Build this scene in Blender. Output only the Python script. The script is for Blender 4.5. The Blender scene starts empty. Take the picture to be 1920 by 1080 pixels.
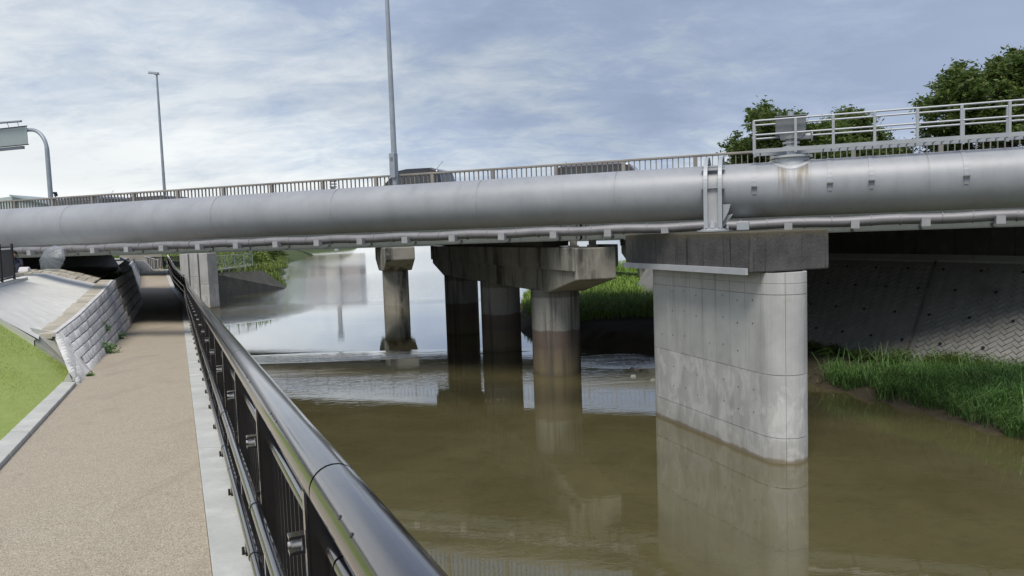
import bpy, math, random
import numpy as np
from mathutils import Matrix, Vector
random.seed(7)
rng = np.random.default_rng(11)
sc = bpy.context.scene
col = sc.collection

# ---------------------------------------------------------------- camera
H = 4.0
F = 1400.0
pitch, roll = math.radians(4.1), math.radians(2.0)
fw = Vector((0, math.cos(pitch), -math.sin(pitch)))
r0 = Vector((1, 0, 0)); u0 = r0.cross(fw)
rt = r0*math.cos(roll) - u0*math.sin(roll)
up = u0*math.cos(roll) + r0*math.sin(roll)
cd = bpy.data.cameras.new('camera'); cam = bpy.data.objects.new('camera', cd); col.objects.link(cam)
cd.sensor_width = 36; cd.lens = 36*F/1920; cd.clip_start = 0.05; cd.clip_end = 6000
cam.matrix_world = Matrix(((rt.x, up.x, -fw.x, 0), (rt.y, up.y, -fw.y, 0), (rt.z, up.z, -fw.z, H), (0, 0, 0, 1)))
sc.camera = cam

# ---------------------------------------------------------------- world, sun, exposure
SUN_EL, SUN_AZ = math.radians(60), math.radians(192)     # azimuth clockwise from +Y
world = bpy.data.worlds.new('World'); sc.world = world; world.use_nodes = True
wn, wl = world.node_tree.nodes, world.node_tree.links
wn.clear()
def WN(t, **k):
    n = wn.new(t)
    for a, b in k.items(): setattr(n, a, b)
    return n
def wmath(op, a, b=None, c=None, clamp=False):
    n = WN('ShaderNodeMath', operation=op, use_clamp=clamp)
    for i, x in enumerate((a, b, c)):
        if x is None: continue
        if isinstance(x, (int, float)): n.inputs[i].default_value = x
        else: wl.new(x, n.inputs[i])
    return n.outputs[0]
wout = WN('ShaderNodeOutputWorld'); wbg = WN('ShaderNodeBackground'); wl.new(wbg.outputs[0], wout.inputs[0])
wbg.inputs[1].default_value = 0.10
sky = WN('ShaderNodeTexSky', sky_type='NISHITA'); sky.sun_disc = False
sky.sun_elevation = SUN_EL; sky.sun_rotation = SUN_AZ; sky.air_density = 1.0; sky.dust_density = 1.5
tc = WN('ShaderNodeTexCoord'); sp = WN('ShaderNodeSeparateXYZ'); wl.new(tc.outputs['Generated'], sp.inputs[0])
dx, dy, dz = sp.outputs
zz = wmath('ADD', wmath('MAXIMUM', dz, 0.0), 0.26)
cxy = WN('ShaderNodeCombineXYZ'); wl.new(wmath('DIVIDE', dx, zz), cxy.inputs[0]); wl.new(wmath('DIVIDE', dy, zz), cxy.inputs[1])
def wnoise(scale, detail, rough, off, dist=0.0, sx=1.0, sy=1.0):
    m = WN('ShaderNodeMapping'); m.inputs['Location'].default_value = off; m.inputs['Scale'].default_value = (sx, sy, 1); wl.new(cxy.outputs[0], m.inputs[0])
    n = WN('ShaderNodeTexNoise'); n.inputs['Scale'].default_value = scale; n.inputs['Detail'].default_value = detail
    n.inputs['Roughness'].default_value = rough; n.inputs['Distortion'].default_value = dist; wl.new(m.outputs[0], n.inputs['Vector']); return n.outputs['Fac']
n1 = wnoise(1.5, 9, 0.58, (3.1, 1.7, 0), 0.25, 0.85, 1.0)
n2 = wnoise(0.42, 5, 0.5, (8.3, 5.2, 0), 0.3, 0.9, 1.2)
n3 = wnoise(6.5, 9, 0.68, (1.3, 9.7, 0), 0.4, 0.7, 1.1)
# cloud lightness: brighter to the left and low, darker and bluer to the right
base = wmath('ADD', wmath('MULTIPLY', n1, 1.8), wmath('MULTIPLY', n3, 1.15))
base = wmath('ADD', base, wmath('MULTIPLY', dx, -0.80))
base = wmath('ADD', base, wmath('MULTIPLY', dz, -0.92))
hz = wmath('MULTIPLY', wmath('POWER', 2.718, wmath('MULTIPLY', dz, -9.0)), wmath('ADD', wmath('MULTIPLY', dx, -0.30), 0.42))
base = wmath('ADD', wmath('ADD', base, hz), -1.02)
cr = WN('ShaderNodeValToRGB'); wl.new(base, cr.inputs[0])
def ramp(cr, stops):
    e = cr.color_ramp.elements
    while len(e) > 1: e.remove(e[-1])
    e[0].position, e[0].color = stops[0][0], (*stops[0][1], 1)
    for p, c in stops[1:]:
        x = e.new(p); x.color = (*c, 1)
ramp(cr, [(0.0, (2.6, 3.05, 4.05)), (0.30, (3.05, 3.55, 4.5)), (0.52, (3.85, 4.3, 4.85)), (0.75, (4.85, 5.15, 5.4)), (1.0, (5.7, 5.85, 5.85))])
# grey undersides higher up
g2 = WN('ShaderNodeValToRGB'); wl.new(wmath('ADD', n2, wmath('MULTIPLY', dz, 0.35)), g2.inputs[0])
ramp(g2, [(0.43, (1, 1, 1)), (0.66, (0.66, 0.68, 0.72))])
mul = WN('ShaderNodeMixRGB', blend_type='MULTIPLY'); mul.inputs[0].default_value = 1.0
wl.new(cr.outputs[0], mul.inputs[1]); wl.new(g2.outputs[0], mul.inputs[2])
mixs = WN('ShaderNodeMixRGB'); mixs.inputs[0].default_value = 0.93
wl.new(sky.outputs[0], mixs.inputs[1]); wl.new(mul.outputs[0], mixs.inputs[2])
wl.new(mixs.outputs[0], wbg.inputs[0])

sd = bpy.data.lights.new('sun', 'SUN'); so = bpy.data.objects.new('sun', sd); col.objects.link(so)
sd.energy = 1.9; sd.angle = math.radians(25); sd.color = (1.0, 0.94, 0.85)
sdir = Vector((math.sin(SUN_AZ)*math.cos(SUN_EL), math.cos(SUN_AZ)*math.cos(SUN_EL), math.sin(SUN_EL)))
so.rotation_euler = (-sdir).to_track_quat('-Z', 'Y').to_euler()
sc.view_settings.view_transform = 'Standard'; sc.view_settings.look = 'None'
sc.view_settings.gamma = 1; sc.view_settings.exposure = 0.78; sc.view_settings.use_curve_mapping = False

# ---------------------------------------------------------------- materials
class NT:
    def __init__(s, name):
        s.m = bpy.data.materials.new(name); s.m.use_nodes = True
        s.n, s.l = s.m.node_tree.nodes, s.m.node_tree.links
        s.b = s.n['Principled BSDF']
    def N(s, t, **k):
        n = s.n.new(t)
        for a, b in k.items(): setattr(n, a, b)
        return n
    def link(s, v, sock):
        if isinstance(v, (int, float)): sock.default_value = v
        elif isinstance(v, tuple): sock.default_value = (*v, 1) if len(v) == 3 and sock.type == 'RGBA' else v
        else: s.l.new(v, sock)
    def coord(s, kind='geo', scale=(1, 1, 1), loc=(0, 0, 0)):
        if kind == 'geo': o = s.N('ShaderNodeNewGeometry').outputs['Position']
        else: o = s.N('ShaderNodeTexCoord').outputs['Object']
        m = s.N('ShaderNodeMapping'); s.l.new(o, m.inputs[0]); m.inputs['Scale'].default_value = scale; m.inputs['Location'].default_value = loc
        return m.outputs[0]
    def noise(s, vec, scale, detail=5, rough=0.55, dist=0.0):
        n = s.N('ShaderNodeTexNoise'); s.l.new(vec, n.inputs['Vector'])
        n.inputs['Scale'].default_value = scale; n.inputs['Detail'].default_value = detail
        n.inputs['Roughness'].default_value = rough; n.inputs['Distortion'].default_value = dist
        return n.outputs['Fac']
    def vor(s, vec, scale, out='Distance', feature='F1'):
        n = s.N('ShaderNodeTexVoronoi', feature=feature); s.l.new(vec, n.inputs['Vector']); n.inputs['Scale'].default_value = scale
        return n.outputs[out]
    def math(s, op, a, b=None, clamp=False):
        n = s.N('ShaderNodeMath', operation=op, use_clamp=clamp); s.link(a, n.inputs[0])
        if b is not None: s.link(b, n.inputs[1])
        return n.outputs[0]
    def ramp(s, fac, stops):
        r = s.N('ShaderNodeValToRGB'); s.l.new(fac, r.inputs[0]); ramp(r, stops); return r.outputs[0]
    def step(s, fac, a, b): return s.ramp(fac, [(a, (0, 0, 0)), (b, (1, 1, 1))])
    def mix(s, f, a, b, mode='MIX'):
        n = s.N('ShaderNodeMixRGB', blend_type=mode); s.link(f, n.inputs[0]); s.link(a, n.inputs[1]); s.link(b, n.inputs[2]); return n.outputs[0]
    def bump(s, h, strength=0.3, dist=0.02, prev=None):
        n = s.N('ShaderNodeBump'); s.l.new(h, n.inputs['Height']); n.inputs['Strength'].default_value = strength; n.inputs['Distance'].default_value = dist
        if prev is not None: s.l.new(prev, n.inputs['Normal'])
        return n.outputs[0]
    def out(s, color, rough=0.7, metal=0.0, normal=None, spec=None):
        s.link(color, s.b.inputs['Base Color']); s.link(rough, s.b.inputs['Roughness']); s.link(metal, s.b.inputs['Metallic'])
        if normal is not None: s.l.new(normal, s.b.inputs['Normal'])
        if spec is not None: s.b.inputs['Specular IOR Level'].default_value = spec
        return s.m

def concrete(name, a, b, dark, streak=0.5, scale=1.2, rough=0.85, stop=(0.55, 0.72), rnd=0.12, dark_scale=(5, 5, 0.28)):
    t = NT(name); P = t.coord()
    big = t.noise(P, scale, 7, 0.62); fine = t.noise(P, 38, 4, 0.6)
    c = t.mix(t.step(big, 0.32, 0.68), a, b)
    c = t.mix(t.math('MULTIPLY', t.step(fine, 0.45, 0.8), 0.25), c, tuple(x*0.62 for x in a))
    st = t.noise(t.coord(scale=dark_scale), 1.0, 5, 0.6)
    c = t.mix(t.math('MULTIPLY', t.step(st, *stop), streak), c, dark)
    bl = t.noise(P, 4.0, 3, 0.5)
    c = t.mix(t.math('MULTIPLY', t.step(bl, 0.55, 0.75), 0.3), c, tuple(min(1, x*1.35) for x in b))
    oi = t.N('ShaderNodeObjectInfo').outputs['Random']
    f = t.math('ADD', t.math('MULTIPLY', oi, rnd*2), 1-rnd)
    cc = t.N('ShaderNodeCombineXYZ'); [t.l.new(f, i) for i in cc.inputs]
    c = t.mix(1.0, c, cc.outputs[0], 'MULTIPLY')
    h = t.math('ADD', t.math('MULTIPLY', big, 0.6), t.math('MULTIPLY', fine, 0.35))
    return t.out(c, rough, 0, t.bump(h, 0.35, 0.015))
M = {}
M['pier'] = concrete('pale_concrete', (0.40, 0.41, 0.415), (0.60, 0.61, 0.61), (0.26, 0.265, 0.25), 0.7, 1.3, rnd=0.06, stop=(0.50, 0.66), dark_scale=(2.6, 2.6, 0.5))
def pier_mat():
    t = NT('cast_pier_concrete'); P = t.coord(); z = t.N('ShaderNodeSeparateXYZ'); t.l.new(P, z.inputs[0]); z = z.outputs[2]
    big = t.noise(P, 1.4, 8, .62); mid = t.noise(t.coord(scale=(1, 1, .55)), 3.2, 7, .65, .5); fine = t.noise(P, 40, 4, .6); st = t.noise(t.coord(scale=(3, 3, .22)), 1.3, 6, .6)
    c = t.mix(t.step(big, .32, .68), (.40, .405, .40), (.53, .535, .525))
    c = t.mix(t.math('MULTIPLY', t.step(st, .50, .64), .45), c, (.29, .29, .27))
    low = t.step(t.math('SUBTRACT', 1.52, z), 0.0, .02)
    c = t.mix(t.math('MULTIPLY', t.math('MULTIPLY', low, t.step(mid, .48, .60)), .65), c, (.68, .68, .67))
    c = t.mix(t.math('MULTIPLY', t.step(mid, .60, .72), .35), c, (.30, .29, .265))
    hi = t.step(t.math('ADD', z, t.math('MULTIPLY', big, .3)), 2.95, 3.15)
    c = t.mix(t.math('MULTIPLY', hi, .4), c, (.36, .35, .30))
    zz = t.math('ADD', z, t.math('MULTIPLY', mid, .12))
    c = t.mix(t.math('MULTIPLY', t.step(t.math('SUBTRACT', .145, zz), 0.0, .05), .85), c, (.17, .125, .07))
    c = t.mix(t.math('MULTIPLY', t.step(t.math('SUBTRACT', .5, zz), 0.0, .3), .22), c, (.33, .30, .23))
    c = t.mix(t.math('MULTIPLY', t.step(fine, .55, .8), .3), c, (.30, .30, .29))
    oi = t.N('ShaderNodeObjectInfo').outputs['Random']; f = t.math('ADD', t.math('MULTIPLY', oi, .10), .95); cc = t.N('ShaderNodeCombineXYZ'); [t.l.new(f, i) for i in cc.inputs]
    c = t.mix(1.0, c, cc.outputs[0], 'MULTIPLY')
    return t.out(c, .85, 0, t.bump(t.math('ADD', t.math('MULTIPLY', big, .8), t.math('MULTIPLY', fine, .3)), .35, .012))
M['pier'] = pier_mat()
M['cap'] = concrete('stained_concrete', (0.125, 0.12, 0.11), (0.20, 0.195, 0.185), (0.03, 0.03, 0.03), 0.85, 1.6, stop=(0.48, 0.66), rnd=0.02, dark_scale=(7, 7, 0.5))
M['edge'] = concrete('fresh_concrete', (0.40, 0.42, 0.45), (0.46, 0.47, 0.5), (0.3, 0.3, 0.3), 0.2)
M['girder_paint'] = concrete('grey_green_paint', (0.13, 0.15, 0.145), (0.16, 0.18, 0.17), (0.07, 0.075, 0.07), 0.4, rough=0.6, rnd=0.02)
M['beam'] = concrete('weathered_concrete', (0.22, 0.215, 0.185), (0.36, 0.345, 0.30), (0.04, 0.038, 0.034), 0.9, 0.8, stop=(0.50, 0.62), rnd=0.03, dark_scale=(1.3, 1.3, 0.16))
M['slab'] = concrete('plain_grey_concrete', (0.26, 0.26, 0.25), (0.33, 0.33, 0.31), (0.12, 0.12, 0.11), 0.5)
M['apron'] = concrete('smooth_apron_concrete', (0.55, 0.55, 0.52), (0.64, 0.64, 0.61), (0.45, 0.45, 0.43), 0.3, 0.9, dark_scale=(1, 1, 1))
M['kerb'] = concrete('kerb_concrete', (0.44, 0.45, 0.43), (0.54, 0.55, 0.53), (0.30, 0.30, 0.28), 0.45, 2.2, rnd=0.06, dark_scale=(2.5, 2.5, 2.5))
M['block'] = concrete('split_block_concrete', (0.50, 0.50, 0.50), (0.66, 0.66, 0.66), (0.20, 0.20, 0.20), 0.5, 3.5, rnd=0.12, dark_scale=(5, 5, 3))
M['sandstone'] = concrete('sandy_edging_stone', (0.38, 0.35, 0.29), (0.50, 0.47, 0.39), (0.20, 0.18, 0.14), 0.5, 3.0, rnd=0.16, dark_scale=(4, 4, 4))
M['rubble'] = concrete('old_masonry', (0.22, 0.23, 0.21), (0.33, 0.34, 0.31), (0.09, 0.09, 0.08), 0.6, 3.0, rnd=0.25, dark_scale=(4, 4, 4))
M['brownrock'] = concrete('brown_rubble', (0.14, 0.115, 0.095), (0.22, 0.185, 0.16), (0.06, 0.05, 0.045), 0.6, 4.0, rnd=0.25, dark_scale=(6, 6, 6))
M['oldwall'] = concrete('dark_stained_wall', (0.10, 0.098, 0.085), (0.16, 0.155, 0.13), (0.04, 0.04, 0.035), 0.8, 1.0)
M['herring'] = concrete('patterned_wall_concrete', (0.19, 0.19, 0.18), (0.24, 0.24, 0.225), (0.10, 0.10, 0.095), 0.5, 0.8, rnd=0.09, dark_scale=(0.8, 0.8, 0.5))
M['whitewall'] = concrete('white_painted_wall', (0.62, 0.63, 0.66), (0.68, 0.69, 0.72), (0.45, 0.45, 0.46), 0.2)
M['asphalt'] = concrete('asphalt', (0.045, 0.045, 0.047), (0.065, 0.065, 0.066), (0.03, 0.03, 0.03), 0.3)

def column_mat():
    t = NT('river_stained_column'); P = t.coord()
    z = t.N('ShaderNodeSeparateXYZ'); t.l.new(P, z.inputs[0]); z = z.outputs[2]
    n = t.noise(P, 2.2, 6, 0.6); fine = t.noise(P, 30, 4, 0.6)
    zz = t.math('ADD', z, t.math('MULTIPLY', n, 0.22))
    zz = t.math('DIVIDE', zz, 3.0)
    c = t.ramp(zz, [(0.0, (0.10, 0.085, 0.05)), (0.10, (0.20, 0.165, 0.10)), (0.27, (0.19, 0.15, 0.11)), (0.31, (0.16, 0.12, 0.10)), (0.455, (0.19, 0.15, 0.125)), (0.47, (0.36, 0.355, 0.33)), (0.76, (0.42, 0.41, 0.38)), (0.775, (0.23, 0.225, 0.20)), (1.0, (0.24, 0.235, 0.21))])
    st = t.noise(t.coord(scale=(3.5, 3.5, 0.15)), 1.0, 5, 0.6)
    c = t.mix(t.math('MULTIPLY', t.step(st, 0.50, 0.62), 0.75), c, (0.07, 0.066, 0.055))
    c = t.mix(t.math('MULTIPLY', t.step(fine, 0.5, 0.75), 0.45), c, (0.09, 0.075, 0.055))
    return t.out(c, 0.85, 0, t.bump(fine, 0.4, 0.01))
M['column'] = column_mat()

def metal(name, c, rough=0.4, m=0.0, var=0.12, spots=0.0, spotc=(0.1, 0.07, 0.05), scale=3.0, coat=0.0):
    t = NT(name); P = t.coord()
    n = t.noise(P, scale, 6, 0.6); st = t.noise(t.coord(scale=(3, 3, 0.4)), 2.0, 5, 0.65)
    cc = t.mix(t.step(n, 0.3, 0.7), tuple(x*(1-var) for x in c), tuple(min(1, x*(1+var)) for x in c))
    if spots: cc = t.mix(t.math('MULTIPLY', t.step(st, 0.52, 0.70), spots), cc, spotc)
    r = t.math('ADD', t.math('MULTIPLY', n, 0.2), rough-0.1)
    t.b.inputs['Coat Weight'].default_value = coat; t.b.inputs['Coat Roughness'].default_value = 0.08
    return t.out(cc, r, m, t.bump(t.noise(P, 12, 3), 0.05, 0.01))
M['galv'] = metal('galvanised_steel', (0.50, 0.52, 0.54), 0.42, 0.35, 0.12)
M['white_steel'] = metal('pale_painted_steel', (0.37, 0.40, 0.43), 0.45, 0.1, 0.08, 0.25, (0.35, 0.33, 0.30))
M['lagging'] = metal('dented_lagging', (0.24, 0.24, 0.255), 0.55, 0.25, 0.15)
M['bracket'] = metal('grey_bracket_paint', (0.42, 0.43, 0.45), 0.5, 0.2)
M['fence_paint'] = metal('weathered_brown_rail', (0.27, 0.25, 0.225), 0.5, 0.1, 0.25, 0.5, (0.30, 0.29, 0.27), 1.2)
M['picket_paint'] = metal('weathered_picket', (0.25, 0.235, 0.215), 0.5, 0.1, 0.2, 0.4, (0.09, 0.07, 0.06), 1.5)
M['lamp_paint'] = metal('grey_lamp_paint', (0.30, 0.34, 0.38), 0.45, 0.2)
M['sign_back'] = metal('sign_back_grey', (0.30, 0.36, 0.37), 0.5, 0.1, 0.04)
M['blackrail'] = metal('glossy_dark_bronze_rail', (0.115, 0.11, 0.12), 0.22, 0.9, 0.10, coat=1.0)
M['toprail'] = metal('polished_top_rail', (0.14, 0.132, 0.142), 0.24, 0.95, 0.08, coat=1.0)
M['blackpaint'] = metal('black_brown_paint', (0.016, 0.014, 0.014), 0.3, 0.0, 0.15)
M['cap_light'] = metal('pale_cap', (0.5, 0.5, 0.52), 0.35, 0.1)
M['panelblack'] = metal('charcoal_panel', (0.022, 0.024, 0.027), 0.5, 0.0, 0.1)
M['rubber'] = metal('rubber', (0.02, 0.02, 0.02), 0.7)
M['glass'] = metal('dark_glass', (0.03, 0.035, 0.035), 0.08, 0.0, coat=1.0)
M['greenglass'] = metal('pale_green_windscreen', (0.20, 0.28, 0.24), 0.08, 0.0, coat=1.0)
M['carblack'] = metal('black_car_paint', (0.012, 0.012, 0.014), 0.25, 0.2, coat=1.0)
M['cardark'] = metal('dark_brown_car_paint', (0.035, 0.03, 0.032), 0.25, 0.3, coat=1.0)
M['cargrey'] = metal('grey_car_paint', (0.12, 0.12, 0.125), 0.3, 0.4, coat=1.0)
M['lens'] = metal('lamp_lens', (0.6, 0.6, 0.58), 0.1, 0.0, coat=1.0)
M['redlens'] = metal('red_lens', (0.35, 0.02, 0.02), 0.15, 0.0, coat=1.0)
M['holeblack'] = metal('hole_dark', (0.015, 0.015, 0.015), 0.9)
M['cloth_navy'] = metal('navy_cloth', (0.018, 0.022, 0.045), 0.9)
M['skin'] = metal('skin', (0.36, 0.22, 0.16), 0.6)
M['hair'] = metal('black_hair', (0.012, 0.011, 0.01), 0.6)
M['whitecloth'] = metal('white_cloth', (0.6, 0.6, 0.62), 0.8)
M['greenwall'] = metal('pale_green_cladding', (0.42, 0.50, 0.48), 0.6)
M['housewall'] = metal('beige_wall', (0.36, 0.33, 0.29), 0.8)
M['farwall'] = metal('far_pinkish_wall', (0.30, 0.25, 0.22), 0.8)
M['farcream'] = metal('far_cream_wall', (0.48, 0.45, 0.40), 0.8)
M['valve_paint'] = metal('valve_housing_grey', (0.17, 0.185, 0.20), 0.5, 0.1)
M['bark'] = metal('bark', (0.05, 0.04, 0.032), 0.9, 0, 0.3)
M['paint_line'] = metal('road_paint', (0.7, 0.7, 0.68), 0.7)
M['grid_wire'] = metal('pale_wire', (0.40, 0.43, 0.44), 0.5, 0.3)

def pipe_mat():
    t = NT('silver_pipe_paint'); P = t.coord()
    n = t.noise(P, 1.1, 7, 0.65); fine = t.noise(P, 22, 4, 0.6)
    st = t.noise(t.coord(scale=(2.2, 2.2, 0.25)), 1.5, 6, 0.65)
    c = t.mix(t.step(n, 0.3, 0.7), (0.29, 0.305, 0.33), (0.355, 0.373, 0.40))
    c = t.mix(t.math('MULTIPLY', t.step(st, 0.48, 0.70), 0.28), c, (0.20, 0.205, 0.205))
    c = t.mix(t.math('MULTIPLY', t.step(fine, 0.55, 0.8), 0.2), c, (0.42, 0.43, 0.44))
    # rust-brown runs below the valve (object space: x along the pipe, origin at the pipe centre under the valve)
    O = t.N('ShaderNodeTexCoord').outputs['Object']; s = t.N('ShaderNodeSeparateXYZ'); t.l.new(O, s.inputs[0])
    band = t.step(t.math('SUBTRACT', 0.33, t.math('ABSOLUTE', s.outputs[0])), 0.0, 0.10)
    cxx = t.N('ShaderNodeCombineXYZ'); t.l.new(t.math('MULTIPLY', s.outputs[0], 9.0), cxx.inputs[0]); t.l.new(t.math('MULTIPLY', s.outputs[2], 0.8), cxx.inputs[2])
    run = t.step(t.noise(cxx.outputs[0], 1.6, 3, 0.5), 0.42, 0.60)
    zf = t.step(t.math('ADD', s.outputs[2], t.math('MULTIPLY', t.noise(cxx.outputs[0], 3.0, 2), 0.4)), -0.05, 0.42)
    f = t.math('MULTIPLY', t.math('MULTIPLY', band, run), t.math('MULTIPLY', zf, 0.85))
    c = t.mix(f, c, (0.17, 0.145, 0.105))
    r = t.math('ADD', t.math('MULTIPLY', n, 0.22), 0.40)
    return t.out(c, r, 0.12, t.bump(t.math('ADD', n, t.math('MULTIPLY', fine, 0.08)), 0.18, 0.03))
M['pipe'] = pipe_mat()

def path_mat():
    t = NT('bonded_gravel_path'); P = t.coord()
    v = t.vor(P, 170, 'Color'); s = t.N('ShaderNodeSeparateXYZ'); t.l.new(v, s.inputs[0])
    big = t.noise(P, 0.7, 6, 0.6); mid = t.noise(P, 6, 5, 0.6)
    c = t.ramp(s.outputs[0], [(0.0, (0.215, 0.187, 0.14)), (0.35, (0.35, 0.308, 0.235)), (0.7, (0.42, 0.372, 0.29)), (1.0, (0.58, 0.52, 0.43))])
    c = t.mix(t.math('MULTIPLY', t.step(big, 0.35, 0.7), 0.45), c, (0.40, 0.335, 0.27))
    c = t.mix(t.math('MULTIPLY', t.step(mid, 0.5, 0.75), 0.22), c, (0.29, 0.225, 0.175))
    wear = t.noise(t.coord(scale=(1.0, 0.35, 1)), 1.3, 6, 0.65, 0.5); spot = t.noise(P, 2.6, 7, 0.7)
    c = t.mix(t.math('MULTIPLY', t.step(wear, 0.52, 0.66), 0.30), c, (0.24, 0.195, 0.15))
    c = t.mix(t.math('MULTIPLY', t.step(spot, 0.62, 0.70), 0.35), c, (0.20, 0.165, 0.13))
    return t.out(c, 0.9, 0, t.bump(t.vor(P, 130), 0.5, 0.006))
M['path'] = path_mat()

def turf_mat(name, a, b, d):
    t = NT(name); P = t.coord()
    big = t.noise(P, 0.9, 6, 0.6); fine = t.noise(P, 70, 4, 0.7); wav = t.noise(t.coord(scale=(1.5, 0.5, 3)), 3.5, 4)
    c = t.mix(t.step(big, 0.3, 0.7), a, b)
    c = t.mix(t.math('MULTIPLY', t.step(fine, 0.4, 0.7), 0.55), c, d)
    return t.out(c, 0.95, 0, t.bump(t.math('ADD', wav, t.math('MULTIPLY', fine, 0.3)), 0.5, 0.04))
M['turf'] = turf_mat('bright_green_turf', (0.33, 0.42, 0.11), (0.40, 0.49, 0.14), (0.25, 0.33, 0.08))
M['soil'] = turf_mat('muddy_soil', (0.055, 0.045, 0.028), (0.10, 0.085, 0.055), (0.025, 0.02, 0.013))
M['bank'] = turf_mat('grassy_soil', (0.05, 0.075, 0.02), (0.08, 0.11, 0.03), (0.02, 0.03, 0.008))
M['gravel'] = turf_mat('wet_gravel', (0.09, 0.075, 0.05), (0.14, 0.12, 0.085), (0.04, 0.03, 0.02))

def leafy(name, cols, trans=0.25):
    t = NT(name); a = t.N('ShaderNodeAttribute', attribute_name='tint')
    c = t.ramp(a.outputs['Fac'], cols)
    n = t.noise(t.coord(), 0.8, 4); c = t.mix(t.math('MULTIPLY', t.step(n, 0.4, 0.7), 0.35), c, tuple(x*0.55 for x in cols[0][1]))
    m = t.out(c, 0.55, 0)
    tr = t.N('ShaderNodeBsdfTranslucent'); t.l.new(c, tr.inputs[0]); mx = t.N('ShaderNodeMixShader'); mx.inputs[0].default_value = trans
    t.l.new(t.b.outputs[0], mx.inputs[1]); t.l.new(tr.outputs[0], mx.inputs[2]); t.l.new(mx.outputs[0], t.n['Material Output'].inputs[0])
    return m
M['grass'] = leafy('grass_blades', [(0.0, (0.06, 0.14, 0.04)), (0.45, (0.12, 0.25, 0.065)), (0.8, (0.20, 0.35, 0.10)), (1.0, (0.32, 0.34, 0.15))])
M['deadgrass'] = leafy('dead_grass', [(0.0, (0.12, 0.10, 0.05)), (0.5, (0.24, 0.20, 0.10)), (1.0, (0.36, 0.31, 0.18))])
M['grass_far'] = leafy('grass_far_bank', [(0.0, (0.13, 0.24, 0.03)), (0.5, (0.22, 0.36, 0.06)), (1.0, (0.34, 0.45, 0.10))])
M['leaf'] = leafy('tree_leaves', [(0.0, (0.055, 0.095, 0.02)), (0.5, (0.11, 0.17, 0.035)), (0.85, (0.17, 0.235, 0.05)), (1.0, (0.24, 0.20, 0.07))], 0.4)
M['bushleaf'] = leafy('bush_leaves', [(0.0, (0.10, 0.15, 0.03)), (0.6, (0.19, 0.26, 0.045)), (1.0, (0.29, 0.34, 0.08))])

def water_mat():
    t = NT('river_water')
    P = t.coord()
    big = t.noise(P, 0.16, 4, 0.5)
    murk = t.noise(P, 0.5, 6, 0.6, 0.6); fleck = t.noise(P, 9, 4, 0.65)
    bed = t.noise(t.coord(scale=(1, 1.3, 1)), 1.6, 8, 0.7, 0.8)
    c = t.mix(t.step(murk, 0.3, 0.7), (0.092, 0.081, 0.036), (0.126, 0.113, 0.054))
    c = t.mix(t.math('MULTIPLY', t.step(bed, 0.50, 0.68), 0.30), c, (0.060, 0.056, 0.028))
    c = t.mix(t.math('MULTIPLY', t.step(fleck, 0.58, 0.76), 0.55), c, (0.05, 0.042, 0.018))
    rip = t.noise(t.coord(scale=(0.9, 2.2, 1)), 3.2, 3, 0.6, 0.4)
    rip2 = t.noise(t.coord(scale=(0.55, 1.5, 1)), 1.3, 3, 0.55, 0.3)
    # riffles: the current breaks up in places (world positions)
    def blob(cx, cy, rx, ry, a):
        v = t.N('ShaderNodeVectorMath', operation='SUBTRACT'); t.l.new(P, v.inputs[0]); v.inputs[1].default_value = (cx, cy, 0)
        s = t.N('ShaderNodeVectorMath', operation='DIVIDE'); t.l.new(v.outputs[0], s.inputs[0]); s.inputs[1].default_value = (rx, ry, 1)
        ln = t.N('ShaderNodeVectorMath', operation='LENGTH'); t.l.new(s.outputs[0], ln.inputs[0])
        f = t.math('SUBTRACT', 1.15, ln.outputs['Value'], clamp=True)
        return t.math('MULTIPLY', f, a)
    amp = t.math('ADD', 0.018, t.math('MULTIPLY', t.step(big, 0.50, 0.75), 0.05))
    for b in ((-15.5, 43, 3.4, 5.5, 2.6), (-6.5, 25.6, 6.5, 0.9, 0.45), (3.9, 23.0, 2.2, 1.4, 1.2), (-4.5, 47.5, 9, 2.2, 0.5), (-2.0, 20.8, 9, 1.4, 0.12), (-14, 66, 14, 22, 0.9), (-40, 150, 45, 90, 0.5)):
        amp = t.math('ADD', amp, blob(*b))
    h = t.math('ADD', t.math('MULTIPLY', rip, 0.6), rip2)
    h = t.math('MULTIPLY', h, amp)
    return t.out(c, 0.03, 0, t.bump(h, 0.7, 0.09)), t
M['water'], wt = water_mat(); wt.b.inputs['IOR'].default_value = 1.36
wt.b.inputs['Coat Weight'].default_value = 1.0; wt.b.inputs['Coat IOR'].default_value = 1.36; wt.b.inputs['Coat Roughness'].default_value = 0.02
wt.l.new(wt.b.inputs['Normal'].links[0].from_socket, wt.b.inputs['Coat Normal'])

def clear_plastic():
    t = NT('translucent_plastic'); t.out((0.34, 0.39, 0.44), 0.4, 0)
    tr = t.N('ShaderNodeBsdfTransparent'); mx = t.N('ShaderNodeMixShader'); mx.inputs[0].default_value = 0.62
    t.l.new(t.b.outputs[0], mx.inputs[1]); t.l.new(tr.outputs[0], mx.inputs[2]); t.l.new(mx.outputs[0], t.n['Material Output'].inputs[0]); return t.m
M['plastic'] = clear_plastic()

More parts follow.
